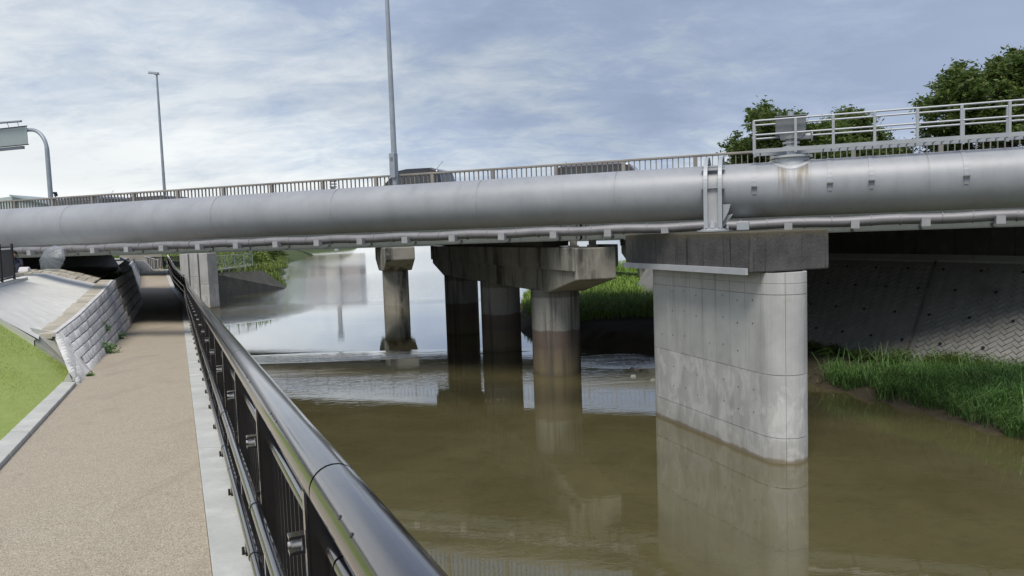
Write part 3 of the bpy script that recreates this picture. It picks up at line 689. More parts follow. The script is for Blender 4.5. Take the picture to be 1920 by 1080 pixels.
struct('left_embankment', MB().hexa([W(-70, 20.5, 2.8), W(-33, 20.5, 2.8), W(-33, 31, 2.8), W(-70, 31, 2.8), W(-70, 20.5, 4.1), W(-34, 20.5, 4.1), W(-34, 31, 4.1), W(-70, 31, 4.1)]), 'slab')
# rubble-clad end slope
rc = thing('rubble_cone', 'brown rubble clad slope beside the far pier behind the grass', 'stone slope', (8.2, 38.5, 0.6))
obj('core', MB().tube((8.3, 38.5, 0.3), (8.3, 38.5, 3.6), 1.9, 0.7, n=16), 'brownrock', rc)
for r_ in range(12):
    for i in range(13):
        a = math.pi*0.85+i*0.13+(0.065 if r_ % 2 else 0); z = 0.5+r_*0.25; R = 1.9-(z-0.3)/3.3*1.2
        p = V3(8.3+R*math.cos(a), 38.5+R*math.sin(a), z); m4 = T(p) @ rotz(a) @ Matrix.Rotation(0.35*0, 4, 'Y')
        obj('stone', MB().box(-0.08, random.uniform(.03, .09), -.11, .11, 0, .22), 'brownrock', rc, m4, local=True)

# ================================================================= ROAD BRIDGE
SOF = 3.79
rb = thing('road_bridge', 'long grey road bridge deck crossing the river behind the big pipe', 'bridge', W(-5, 25, SOF), BR)
def bbox(mb, u0, u1, v0, v1, z0, z1):
    return mb.hexa([W(u0, v0, z0), W(u1, v0, z0), W(u1, v1, z0), W(u0, v1, z0), W(u0, v0, z1), W(u1, v0, z1), W(u1, v1, z1), W(u0, v1, z1)])
UL, UR, VN, VF = -60, 45, 18.82, 31.4
JU = -4.65
for (a, b) in ((UL, JU-0.03), (JU+0.03, UR)):
    obj('fascia_girder', bbox(MB(), a, b, VN, VN+0.05, SOF+0.03, 4.62), 'girder_paint', rb)
    obj('lower_flange', bbox(MB(), a, b, VN-0.12, VN+0.18, SOF-0.002, SOF+0.028), 'girder_paint', rb)
for i in range(5):
    v = VN+2.9+i*2.35
    for (a, b) in ((UL, JU-0.03), (JU+0.03, UR)): obj('inner_girder', bbox(bbox(MB(), a, b, v, v+0.04, SOF+.03, 4.6), a, b, v-.2, v+.24, SOF, SOF+.028), 'girder_paint', rb)
obj('far_girder', bbox(MB(), UL, UR, VF-.2, VF-.15, SOF, 4.62), 'girder_paint', rb)
obj('deck_slab', bbox(MB(), UL, UR, VN-.25, VF+.1, 4.622, 4.70), 'slab', rb)
obj('near_coping', bbox(MB(), UL, UR, VN-.28, VN+.12, 4.702, 4.86), 'slab', rb, bevel=.02)
obj('far_coping', bbox(MB(), UL, UR, VF-.3, VF+.13, 4.702, 4.86), 'slab', rb)
obj('road_surface', bbox(MB(), UL, UR, VN+1.6, VF-.32, 4.704, 4.712), 'asphalt', rb)
obj('pavement_kerb', bbox(MB(), UL, UR, VN+.13, VN+1.58, 4.704, 4.80), 'slab', rb)
for i in range(18): obj('lane_dash', bbox(MB(), -50+i*5, -47+i*5, 25.9, 26.02, 4.716, 4.718), 'paint_line', rb)
st = MB(); [bbox(st, JU+s*d-.01, JU+s*d+.01, VN-.10, VN-.002, SOF+.03, 4.6) for s in (-1, 1) for d in (.12, .55)]
obj('end_stiffeners', st, 'girder_paint', rb)
dp = thing('drain_pipe', 'short black drain spout hanging below the bridge beside the stained pier cap', 'drain pipe', W(-3.62, 18.95, 3.5))
obj('spout', MB().tube(W(-3.62, 18.95, 3.62), W(-3.62, 18.95, 3.785), .045), 'rubber', dp)
obj('collar', MB().tube(W(-3.62, 18.95, 3.72), W(-3.62, 18.95, 3.75), .06), 'rubber', dp)

def fence_on(name, label, u0, u1, v, ztop, zbase, post_sp, pitch_, nmax, rmat, pmat, group=None, rail_w=.05):
    f = thing(name, label, 'fence', W((u0+u1)/2, v, zbase), BR, group)
    obj('top_rail', bbox(MB(), u0, u1, v-rail_w, v+rail_w, ztop-.055, ztop), rmat, f, bevel=.01)
    obj('bottom_rail', bbox(MB(), u0, u1, v-.03, v+.03, zbase+.08, zbase+.12), rmat, f)
    pm = MB().box(-.045, .045, -.045, .045, 0, ztop-.056-zbase).mesh('post'); pm.materials.append(M[rmat])
    n = int((u1-u0)/post_sp); pu = [-3.49+post_sp*i for i in range(-60, 60) if u0 < -3.49+post_sp*i < u1]
    for u in pu: obj('post', pm, None, f, T(W(u, v, zbase)) @ rotz(BR))
    km = MB().box(-.009, .009, -.022, .022, 0, ztop-.056-zbase-.12).mesh('picket'); km.materials.append(M[pmat])
    ks = []
    for a in pu:
        k = int(round(post_sp/pitch_)); ks += [a+post_sp*i/k for i in range(1, k)]
    ks = [k for k in ks if k < u1]; ks.sort(key=lambda u: abs((W(u, v, 5)).length))
    vis = ks[:nmax]; rest = ks[nmax:]
    for u in vis: obj('picket', km, None, f, T(W(u, v, zbase+.12)) @ rotz(BR))
    if rest:
        mb = MB(); [bbox(mb, u-.009, u+.009, v-.022, v+.022, zbase+.12, ztop-.056) for u in rest]
        o = obj('pickets', mb, pmat, f); o['kind'] = 'stuff'
    return f
fence_on('parapet_fence', 'weathered brown picket parapet along the near edge of the road bridge above the pipe', -45, 24, VN-.08, 5.77, 4.86, 1.75, .135, 296, 'fence_paint', 'picket_paint')
fence_on('parapet_fence', 'picket parapet along the far edge of the road bridge behind the cars', -45, 24, VF-.1, 5.77, 4.86, 1.75, .135, 0, 'fence_paint', 'picket_paint')

# service pipe under the fascia with its brackets
spz, spv, spr = 4.03, VN-.42, .115
svp = thing('service_pipe', 'thin silver lagged pipe running below the big pipe on square brackets', 'pipe', W(-5, spv, spz), BR)
obj('pipe_run', MB().sweep([W(u, spv, spz+.012*math.sin(u*3.1)) for u in frange(-45, 24, .35)], spr, n=14), 'lagging', svp, smooth=True)
bk = MB().box(-.085, .085, -.26, -.02, -.085, .085).box(-.03, .03, -.02, .40, -.05, -.02).mesh('bracket'); bk.materials.append(M['bracket'])
sl = MB().tube((-.012, 0, 0), (.012, 0, 0), spr+.012, n=14).mesh('lagging_band'); sl.materials.append(M['lagging'])
for i in range(-28, 20):
    u = -3.82+i*1.39
    if -42 < u < 23:
        obj('bracket', bk, None, svp, T(W(u, spv, spz-.075)) @ rotz(BR))
        for q in (.35, .93): obj('lagging_band', sl, None, svp, T(W(u+q, spv, spz)) @ rotz(BR))

# ---- pier of the road bridge: cap beam on three columns
PD = V3(.33, -.944, 0).normalized(); PN = V3(.944, .33, 0).normalized()
cols = [V3(1.22, 21.3, 0), V3(-.42, 26.1, 0), V3(-2.10, 30.9, 0)]
bp = thing('bridge_pier', 'dark streaked road bridge pier with a long cap beam on three round columns', 'bridge pier', cols[1])
e0 = cols[0]+PD*2.75; e1 = cols[2]-PD*2.6
def bpt(s, side, z): c = e0.lerp(e1, s/(e0-e1).length); p = c+PN*side; return V3(p.x, p.y, z)
Lb = (e0-e1).length
prof = [(0, 2.80), (1.9, 2.38), (Lb-1.9, 2.38), (Lb, 2.85), (Lb, 3.60), (0, 3.60)]
obj('cap_beam', MB().prism([bpt(s, -.56, z) for s, z in prof], PN*1.12), 'beam', bp, bevel=.03)
prof2 = [(0, 3.02), (Lb, 3.02), (Lb, 3.62), (0, 3.62)]
obj('upper_ledge', MB().prism([bpt(s+.004, -.63, z) for s, z in prof2], PN*.068), 'beam', bp, bevel=.02)
obj('stopper_block', MB().hexa([bpt(.25, .562, 3.0), bpt(1.3, .562, 3.0), bpt(1.3, .76, 3.1), bpt(.25, .76, 3.1), bpt(.25, .562, 3.66), bpt(1.3, .562, 3.66), bpt(1.3, .76, 3.66), bpt(.25, .76, 3.66)]), 'beam', bp, bevel=.02)
for c in cols:
    o = obj('column', MB().tube(c+V3(0, 0, -1), c+V3(0, 0, 2.42), .69, n=40), 'column', bp, smooth=True)
obj('sky_gap_filler', MB().hexa([bpt(s, o_, z) for z in (3.62, 3.785) for s, o_ in ((2.6, -.4), (Lb, -.4), (Lb, .4), (2.6, .4))]), 'oldwall', bp)  # added dark filler, blocks the sky showing between cap beam and girders
for i in range(1):
    for sd_ in (-.27, .27):
        p = bpt(.75+i*2.42, sd_, 0); obj('bearing', MB().box(p.x-.13, p.x+.13, p.y-.13, p.y+.13, 3.60, 3.66).box(p.x-.09, p.x+.09, p.y-.09, p.y+.09, 3.66, 3.785), 'beam', bp)

# ================================================================= BIG PIPE, SADDLE, PIER
PV, PZ, PR = 15.0, 4.672, .514
UV0 = .38
pw = thing('water_pipe', 'large silver painted water main spanning the river in front of the road bridge', 'pipe', W(UV0, PV, PZ), BR)
def pipe_mesh():
    mb = MB(); n = 72; us = frange(-42, 20, .5)
    for i, u in enumerate(us):
        for j in range(n):
            t = 2*math.pi*j/n; mb.v.append((u-UV0, PR*math.cos(t), PR*math.sin(t)))
    for i in range(len(us)-1):
        for j in range(n): mb.f.append((i*n+j, i*n+(j+1) % n, (i+1)*n+(j+1) % n, (i+1)*n+j))
    return mb
obj('pipe_shell', pipe_mesh(), 'pipe', pw, local=True, smooth=True)
wb = MB().tube((-.012, 0, 0), (.012, 0, 0), PR+.004, n=72, cap=False).mesh('weld_seam', True); wb.materials.append(M['pipe'])
for u in (-34, -28, -22.2, -17.4, -12.6, -9.3, -5.8, -2.9, 2.55, 5.6, 9):
    obj('weld_seam', wb, None, pw, T(W(u, PV, PZ)) @ rotz(BR))
# saddle: two ring plates with outer flange, web between, shoe
sd_root = thing('pipe_saddle', 'pale steel ring saddle with double flanges holding the big pipe on the pier cap', 'pipe support', W(-1.02, PV, 3.93), BR)
def arch(R, n=28, zb=3.99):
    pts = [(-R, zb)]+[(-R*math.cos(math.pi*i/n), PZ+R*math.sin(math.pi*i/n)) for i in range(n+1)]+[(R, zb)]; return pts
for u in (-1.16, -.90):
    mb = MB(); o_, i_ = arch(.66), arch(.535)
    for (a, b, c, d) in zip(o_, o_[1:], i_, i_[1:]):
        for du in (-.012, .012): mb.quad(W(u+du, PV+a[0], a[1]), W(u+du, PV+b[0], b[1]), W(u+du, PV+d[0], d[1]), W(u+du, PV+c[0], c[1]))
    obj('ring_plate', mb, 'white_steel', sd_root, fix=False)
    mb = MB(); q_, r_ = arch(.68), arch(.66)
    for (a, b, c, d) in zip(q_, q_[1:], r_, r_[1:]):
        P8 = [W(u+s, PV+p[0], p[1]) for s in (-.035, .035) for p in (a, b, d, c)]; mb.hexa([P8[0], P8[1], P8[2], P8[3], P8[4], P8[5], P8[6], P8[7]])
    obj('outer_flange', mb, 'white_steel', sd_root)
for s in (-1, 1):
    obj('web_plate', bbox(MB(), -1.148, -.912, PV+s*.60-.008, PV+s*.60+.008, 3.99, 4.72), 'bracket', sd_root)
    for z in (4.72, 5.12):
        yy = .66 if z < 5 else math.sqrt(.66**2-(z-PZ)**2); y2 = yy-.13
        obj('stiffener', bbox(MB(), -1.24, -.82, PV+min(s*yy, s*y2), PV+max(s*yy, s*y2), z, z+.018), 'white_steel', sd_root)
    obj('shoe', MB().tube(W(-1.04, PV+s*.52, 3.925), W(-1.04, PV+s*.52, 3.955), .30, n=20).tube(W(-1.04, PV+s*.52, 3.955), W(-1.04, PV+s*.52, 3.99), .24, .16, n=20), 'white_steel', sd_root, smooth=True)
    for du in (-.16, .16): obj('bolt', MB().tube(W(-1.04+du*.9, PV+s*.66, 3.955), W(-1.04+du*.9, PV+s*.66, 4.03), .02, n=6), 'white_steel', sd_root)
    obj('nut_housing', MB().tube(W(-1.04, PV+s*.64, 3.99), W(-1.04, PV+s*.64, 4.09), .07, .05, n=10), 'white_steel', sd_root, smooth=True)
obj('guide_gusset', MB().prism([W(-.86, PV-.55, 4.1), W(-.76, PV-.55, 4.28), W(-.72, PV-.55, 4.42), W(-.86, PV-.55, 4.42)], Vd*.03), 'white_steel', sd_root)
obj('guide_gusset', MB().prism([W(-.86, PV-.45, 4.0), W(-.68, PV-.45, 4.24), W(-.86, PV-.45, 4.20)], Vd*.03), 'white_steel', sd_root)
obj('guide_block', bbox(MB(), -.62, -.40, PV-.5, PV-.2, 3.93, 4.09), 'white_steel', sd_root, bevel=.01)

# pipe pier
A_, B_ = V3(3.05, 15.8, 0), V3(4.19, 12.55, 0); pd = (B_-A_).normalized(); pn = V3(-pd.y, pd.x, 0)
if pn.x < 0: pn = -pn
PL = (B_-A_).length; PW = .83
pp_ = thing('pipe_pier', 'tall pale concrete wall pier with rounded nose standing in the water under the stained cap', 'bridge pier', A_+pd*1.7+pn*.415)
def outline(off):                                  # plan outline as list of (point, arc position)
    pts = []
    R = PW/2+off; c0, c1 = A_+pn*(PW/2), B_+pn*(PW/2)
    n = 12
    for i in range(n+1): a = math.pi*i/n; pts.append(c1+(-pn*math.cos(a)+pd*math.sin(a))*R)
    for i in range(n+1): a = math.pi*i/n; pts.append(c0+(pn*math.cos(a)-pd*math.sin(a))*R)
    return pts
oc = outline(-.02); obj('core', MB().prism([V3(p.x, p.y, -1.2) for p in oc], (0, 0, 4.4)), 'pier', pp_)
rows = [(-.6, .42), (.432, 1.49), (1.502, 2.84), (2.852, 3.03), (3.036, 3.21)]
def panel(pts_in, pts_out, z0, z1):
    mb = MB(); n = len(pts_in)
    for i in range(n-1): mb.hexa([V3(*q.xy, z) for z in (z0, z1) for q in (pts_out[i], pts_out[i+1], pts_in[i+1], pts_in[i])])
    return mb
def arcpt(side, a, R):
    c = (B_ if side == 0 else A_)+pn*(PW/2)
    return c+((-pn*math.cos(a)+pd*math.sin(a)) if side == 0 else (pn*math.cos(a)-pd*math.sin(a)))*R
g = .004
for (z0, z1) in rows:
    npan = 8
    for i in range(npan):
        a, b = PL*i/npan+g, PL*(i+1)/npan-g
        for sgn in (0, 1):
            f = (lambda s, o: A_+pd*s-pn*o) if sgn == 0 else (lambda s, o: A_+pd*s+pn*(PW+o))
            obj('formwork_panel', panel([f(a, -.03), f(b, -.03)], [f(a, 0), f(b, 0)], z0, z1), 'pier', pp_)
    for side in (0, 1):
        for i in range(3):
            aa = [math.pi*(i/3)+.008+(math.pi/3-.016)*k/6 for k in range(7)]
            obj('formwork_panel', panel([arcpt(side, a, PW/2-.03) for a in aa], [arcpt(side, a, PW/2) for a in aa], z0, z1), 'pier', pp_, smooth=True)
th_ = MB()
for i in range(8):
    for z in (.75, 1.15, 1.8, 2.3, 2.7):
        if (i*3+int(z*10)) % 4 == 3: continue
        p = A_+pd*(PL*(i+.5)/8)+V3(0, 0, z+.03*((i*7) % 3)); th_.tube(p-pn*.0015, p-pn*.0035, .016, n=8)
o = obj('tie_holes', th_, 'cap', pp_); o['kind'] = 'stuff'
# cap
K = V3(3.96, 12.34, 0); capn, capd = pn, -pd
CL, CW = 4.35, 1.62
pc = thing('pier_cap', 'black stained concrete cap block with moss on its top sitting on the pale wall pier', 'pier cap', K+capn*.78+capd*2.1+V3(0, 0, 3.22))
cap_pts = [K, K+capn*CW, K+capn*CW+capd*CL, K+capd*CL]
def moss_mat():
    t = NT('mossy_stained_cap'); P = t.coord(); z = t.N('ShaderNodeSeparateXYZ'); t.l.new(P, z.inputs[0])
    n = t.noise(P, 3, 6, .65); n2 = t.noise(P, 20, 4, .6); st = t.noise(t.coord(scale=(3.5, 3.5, .5)), 1.0, 5, .62); st2 = t.noise(t.coord(scale=(11, 11, .35), loc=(5, 2, 0)), 1.0, 3, .5)
    c = t.mix(t.step(n, .3, .7), (.058, .057, .058), (.115, .112, .112))
    c = t.mix(t.math('MULTIPLY', t.step(st, .46, .70), .55), c, (.05, .05, .052))
    c = t.mix(t.math('MULTIPLY', t.step(st2, .60, .68), .9), c, (.015, .015, .015))
    top = t.step(t.math('ADD', z.outputs[2], t.math('MULTIPLY', n, .16)), 3.88, 3.98)
    t_ = t.math('SUBTRACT', t.math('ADD', z.outputs[2], t.math('MULTIPLY', n, .20)), 3.86)
    c = t.mix(t.math('MULTIPLY', t.step(t_, -0.10, .10), .8), c, (.10, .088, .055))
    return t.out(c, .9, 0, t.bump(t.math('ADD', n2, n), .6, .02))
M['mosscap'] = moss_mat()
obj('block', MB().prism([V3(p.x, p.y, 3.222) for p in cap_pts], (0, 0, .688)), 'mosscap', pc, bevel=.025)
def ledge(a, b, nn): return MB().hexa([V3(*q.xy, z) for z in (3.19, 3.30) for q in (a, b, b+nn*.05, a+nn*.05)])
obj('pale_edge_strip', ledge(K-capn*.004+capd*.07, K-capn*.004+capd*(CL-.01), -capn), 'edge', pc)

# ---- catwalk with handrails over the pipe
cw = thing('catwalk', 'pale steel inspection catwalk with twin handrails along the top of the big pipe at right', 'walkway', W(4, PV, 5.3), BR)
cz = 5.41; c0u, c1u = -.30, 13
for s in (-1, 1):
    v = PV+s*.33
    if True:
        segs = [(c0u, c1u)]
        for (a, b) in segs: obj('edge_channel', bbox(MB(), a, b, v-.02, v+.02, cz-.07, cz), 'white_steel', cw)
    for zt in (cz+.52, cz+.26): obj('handrail', MB().tube(W(c0u, v, zt), W(c1u, v, zt), .017, n=8), 'white_steel', cw, smooth=True)
    for u in ([c0u, .42, 1.05, 1.72, 2.39, 3.06, 3.76, 4.6, 5.4, 6.2, 7.0, 7.8, 8.6, 9.4, 10.2, 11, 11.8] if s < 0 else [c0u, 3.22, 3.90, 5.5, 7.0, 8.6, 10.2, 11.8]):
        obj('post', bbox(MB(), u-.022, u+.022, v-.022, v+.022, cz-.09, cz+.52), 'white_steel', cw)
for u in [c0u, .98, 1.65, 3.10, 4.9, 6.4, 8, 9.6]:
    mb = MB(); n = 10
    for i in range(n):
        a0, a1 = math.radians(100+i*9), math.radians(100+(i+1)*9)
        for sg in (1, -1):
            P8 = [W(u+du, PV-sg*-R*math.cos(a), PZ+R*math.sin(a)) for R in (PR+.001, PR+.010) for du, a in ((-.035, a0), (.035, a0), (.035, a1), (-.035, a1))]
            mb.hexa(P8)
    obj('strap', mb, 'pipe', cw)
    obj('strap_bolt', bbox(MB(), u-.05, u+.05, PV-PR-.05, PV-PR-.005, PZ+.03, PZ+.05), 'cap', cw)
for s in (0, 1):
    obj('end_rail', MB().tube(W(c0u, PV-.33, cz+.52-.26*s), W(c0u, PV+.33, cz+.52-.26*s), .016, n=8), 'white_steel', cw, smooth=True)
cross = MB().box(-.012, .012, -.33, .33, -.015, .0).mesh('grating_bar'); cross.materials.append(M['white_steel'])
for i in range(90):
    u = c0u+.1+i*.14
    if -.1 < u < .9: continue
    obj('grating_bar', cross, None, cw, T(W(u, PV, cz-.02)) @ rotz(BR))

# ---- air valve
av = thing('air_valve', 'grey boxed air valve on a round flange above the rust streaked part of the pipe', 'valve', W(UV0, PV, PZ+PR), BR)
uc = UV0-.03
obj('base_dome', MB().tube(W(uc, PV, PZ+PR-.14), W(uc, PV, PZ+PR+.05), .33, .30, n=28).tube(W(uc, PV, PZ+PR+.05), W(uc, PV, PZ+PR+.09), .37, .37, n=28), 'galv', av, smooth=True)
mb = MB(); n = 40
def saddle_ring(R, i): a = 2*math.pi*i/n; x, y = R*math.cos(a), R*math.sin(a); return W(uc+x, PV+y, PZ+math.sqrt(max(0, (PR+.012)**2-y*y)))
for i in range(n):
    mb.quad(saddle_ring(.40, i), saddle_ring(.40, i+1), saddle_ring(.34, i+1), saddle_ring(.34, i))
    mb.quad(saddle_ring(.40, i), saddle_ring(.40, i+1), saddle_ring(.40, i+1)-V3(0, 0, .03), saddle_ring(.40, i)-V3(0, 0, .03))
obj('weld_pad', mb, 'galv', av, fix=False)
obj('neck', MB().tube(W(uc, PV, 5.27), W(uc, PV, 5.62), .085, n=16).tube(W(uc, PV, 5.42), W(uc, PV, 5.455), .15, n=16).tube(W(uc, PV, 5.5), W(uc, PV, 5.535), .15, n=16), 'galv', av, smooth=True)
obj('valve_body', MB().tube(W(uc+.02, PV, 5.58), W(uc+.02, PV, 5.70), .20, .23, n=16).tube(W(uc+.1, PV, 5.62), W(uc+.34, PV-.05, 5.62), .055, n=12), 'galv', av, smooth=True)
hw = obj('handwheel', MB().sweep([W(uc+.36, PV-.05+.09*math.cos(a), 5.62+.09*math.sin(a)) for a in frange(0, 2*math.pi, .4)], .012, n=6), 'galv', av)
bx = obj('housing', bbox(MB(), uc-.27, uc+.25, PV-.24, PV+.24, 5.68, 5.97), 'valve_paint', av, bevel=.012)
obj('roof_plate', bbox(MB(), uc-.29, uc+.27, PV-.26, PV+.26, 5.972, 5.99), 'valve_paint', av, bevel=.006)
obj('vent_cap', MB().tube(W(uc, PV, 5.99), W(uc, PV, 6.09), .06, .05, n=12), 'lamp_paint', av, smooth=True)

# ================================================================= FAR BRIDGE (mostly hidden, seen mirrored)
fv0, fv1 = 39.2, 43.3
fb = thing('far_bridge', 'narrow pale bridge deck behind the road bridge, showing as a mirrored band in the water', 'bridge', W(-12, 41, 3.5), BR)
obj('girder', bbox(MB(), -55, 30, fv0+.3, fv1-.3, 3.50, 4.02), 'girder_paint', fb)
obj('fascia', bbox(MB(), -55, 30, fv0, fv1, 4.022, 4.40), 'slab', fb)
fence_on('far_bridge_fence', 'parapet fence of the narrow far bridge, showing mirrored in the water', -50, 20, fv0+.08, 5.35, 4.402, 1.5, .25, 0, 'galv', 'galv')
def farpier(px, label):
    r = thing('far_pier', label, 'bridge pier', px)
    hw_ = .78; c = px
    obj('column', MB().tube(c+V3(0, 0, -1), c+V3(0, 0, 2.06), hw_, n=36), 'beam', r, smooth=True)
    # hammerhead cap: profile across the pier direction
    pr = [(-1.9, 2.75), (-.9, 2.08), (.9, 2.08), (1.9, 2.75), (1.9, 3.49), (-1.9, 3.49)]
    obj('cap_head', MB().prism([V3(*(c+PD*s-PN*.86).xy, z) for s, z in pr], PN*1.72), 'beam', r, bevel=.06)
farpier(V3(-7.05, 45.3, 0), 'lone round pier with an angular cap standing in open water beyond the road bridge')
farpier(V3(7.6, 40.3, 0), 'round pier at the grassy bank beside the brown rubble slope')
ab = thing('far_abutment', 'pale triple column abutment with black drip streaks at the left bank beyond the underpass', 'abutment', V3(-20.2, 48.7, .5))
for i in range(3):
    c = V3(-20.75+i*.72, 48.2-i*.25, 0)
    obj('column', MB().box(-.34, .31, -.45, .45, -.2, 2.0-.5*(i == 2)).box(-.335, .305, -.45, .45, 2.006-.5*(i == 2), 3.49), 'pier', ab, T(c) @ rotz(BR), local=True, bevel=.02)
obj('ground_wedge', MB().hexa([V3(-22.5, 46, -.5), V3(-18.9, 47.4, -.5), V3(-19.2, 55, -.5), V3(-25, 57, -.5), V3(-22.5, 46, 1.1), V3(-19.9, 47.8, .05), V3(-21.6, 55, .12), V3(-25, 57, 1.6)]), 'gravel', ab)

# dark wing wall with mesh fence and bank behind
ww = thing('wing_wall', 'dark stained concrete wing wall tapering into the water beyond the left abutment', 'retaining wall', V3(-21.5, 60, 0))
obj('wall', MB().prism([V3(-22.2, 54.6, -.6), V3(-22.2, 54.6, 2.0), V3(-21.3, 62.6, 2.1), V3(-19.75, 65.6, -.05), V3(-19.5, 65.9, -.6)], (-.6, .1, 0)), 'oldwall', ww, bevel=.02)
obj('coping', MB().hexa([V3(-22.85, 54.6, 2.0), V3(-22.1, 54.6, 2.0), V3(-21.2, 62.7, 2.1), V3(-21.95, 62.8, 2.1), V3(-22.85, 54.6, 2.12), V3(-22.1, 54.6, 2.12), V3(-21.2, 62.7, 2.22), V3(-21.95, 62.8, 2.22)]), 'slab', ww)
struct('bank_fill', MB().hexa([V3(-60, 57, -1), V3(-22.6, 54.8, -1), V3(-20.5, 66.4, -1), V3(-60, 70, -1), V3(-60, 57, 2.9), V3(-22.7, 55, 1.95), V3(-22, 66.0, 1.6), V3(-60, 72, 3.0)]), 'bank')
mf = thing('mesh_fence', 'pale wire mesh fence on top of the dark wing wall', 'fence', V3(-21.9, 58, 2.1))
m0, m1 = V3(-22.5, 54.8, 2.12), V3(-21.6, 62.5, 2.22)
for i in range(6): p = m0.lerp(m1, i/5); obj('post', MB().tube(p, p+V3(0, 0, 1.0), .03, n=8), 'grid_wire', mf)
for z in (.05, .98): obj('rail', MB().tube(m0+V3(0, 0, z), m1+V3(0, 0, z), .025, n=8), 'grid_wire', mf)
mb = MB()
for i in range(60): p = m0.lerp(m1, i/59); mb.tube(p+V3(0, 0, .05), p+V3(0, 0, .97), .006, n=3, cap=False)
for i in range(8): mb.tube(m0+V3(0, 0, .1+i*.115), m1+V3(0, 0, .1+i*.115), .006, n=3, cap=False)
o = obj('wire_mesh', mb, 'grid_wire', mf, fix=False); o['kind'] = 'stuff'

# ================================================================= RAILING ALONG THE PATH
RT, RH = .342, 1.17
rl = thing('path_railing', 'glossy dark bronze railing with thick tubular top rail along the right edge of the path', 'railing', PP(3, RT, 0))
D0r, D1r = -1.6, 55.0
seg = [D0r, 1.75, 4.4, 7.0, 11, 15, 19.5, 24, 28, 32, 35, 38, 41, 45, 50, 55]
for a, b in zip(seg, seg[1:]):
    m = [a+.006]+frange(a+.5, b-.5, .75)+[b-.006]
    obj('top_rail', MB().sweep([PP(d, RT, RH) for d in m], .061, n=28), 'toprail', rl, smooth=True)
    p, q = PP(b-.004, RT, RH), PP(b+.004, RT, RH); obj('joint_sleeve', MB().tube(p, q, .056, n=20), 'rubber', rl)
    obj('panel_top_rail', MB().sweep([PP(d, RT+.01, RH-.19) for d in m], .024, n=12), 'blackrail', rl, smooth=True)
    obj('panel_bottom_rail', MB().sweep([PP(d, RT+.01, .10) for d in m], .018, n=8), 'blackrail', rl, smooth=True)
    for t, h, r in ((RT-.095, .76, .021), (RT-.10, .50, .021)):
        obj('handrail', MB().sweep([PP(d, t, h) for d in m], r, n=12), 'blackrail', rl, smooth=True)
rv_m = MB().tube((0, 0, 0), (0, 0, .004), .0055, n=8).mesh('rivet'); rv_m.materials.append(M['blackrail'])
for d in (1.36, 1.46, 2.42, 2.56, 3.3, 3.45):
    n_ = V3(-.80, -.30, .62).normalized(); obj('rivet', rv_m, None, rl, T(PP(d, RT, RH)+n_*.0585) @ n_.to_track_quat('Z', 'Y').to_matrix().to_4x4())
def pathrot(D): a = PP(D, 0); b = PP(D+.5, 0); return math.atan2((b-a).y, (b-a).x)
pm = MB().box(-.012, .012, -.042, .042, .0, RH-.066).mesh('post'); pm.materials.append(M['blackpaint'])
pe = MB().box(-.016, .016, .042, .049, .0, RH-.08).mesh('post_edge'); pe.materials.append(M['blackrail'])
cb = MB().box(-.022, .022, .05, .10, .0, .010).box(-.022, .022, .05, .10, .052, .062).box(-.022, .022, .05, .058, .010, .052).mesh('bracket'); cb.materials.append(M['blackrail'])
bl_ = MB().tube((0, .060, .031), (0, .090, .031), .015, .012, n=12).tube((0, .090, .031), (0, .102, .031), .009, .009, n=12).mesh('bracket_cap', True); bl_.materials.append(M['cap_light'])
hs = MB().box(-.008, .008, .05, .10, -.008, .008).mesh('handrail_stub'); hs.materials.append(M['blackpaint'])
ft = MB().box(-.035, .035, -.05, .05, 0, .014).tube((.0, .06, 0), (0, .06, .05), .009, n=6).mesh('foot_plate'); ft.materials.append(M['blackpaint'])
cl = MB().tube((-.012, 0, 0), (.012, 0, 0), .0245, n=14).mesh('collar', True); cl.materials.append(M['blackrail'])
D = -1.6+.0; D = 1.93-1.18*3; k = 0
while D < 55:
    p = PP(D, RT, 0.03); R4 = T(p) @ rotz(pathrot(D))       # local x along path, +y to the path side (left)
    o = obj('post', pm, None, rl, R4)
    if D < 30:
        obj('post_edge', pe, None, o, R4)
        cbo = obj('bracket', cb, None, o, R4 @ T((0, .012, .93)) @ Matrix.Diagonal((.8, .8, .8, 1))); obj('bracket_cap', bl_, None, o, R4 @ T((0, .012, .93)) @ Matrix.Diagonal((.8, .8, .8, 1)))
        for h in (.47, .73): obj('handrail_stub', hs, None, o, R4 @ T((0, 0, h)))
        obj('foot_plate', ft, None, o, R4)
    D += 1.18; k += 1
for i in range(16):
    D = .95+i*1.95
    if i < 15:
        for t, h in ((RT-.095, .76), (RT-.10, .50)): obj('collar', cl, None, rl, T(PP(D+(.15 if h < .6 else 0), t, h)) @ rotz(pathrot(D)))
kp = MB().box(-.006, .006, -.006, .006, .0, RH-.19-.10-.03).mesh('picket'); kp.materials.append(M['blackpaint'])
pk = [-.2+i*.10 for i in range(1, 550) if abs(((-.2+i*.10-1.93) % 1.18)-0) > .03]
for d in pk[:298]: obj('picket', kp, None, rl, T(PP(d, RT+.01, .115)) @ rotz(pathrot(d)))
mb = MB()
for d in pk[298:]:
    m4 = T(PP(d, RT+.01, .115)) @ rotz(pathrot(d)); mb.box(-.006, .006, -.006, .006, 0, .85, m4)
o = obj('pickets', mb, 'blackpaint', rl); o['kind'] = 'stuff'

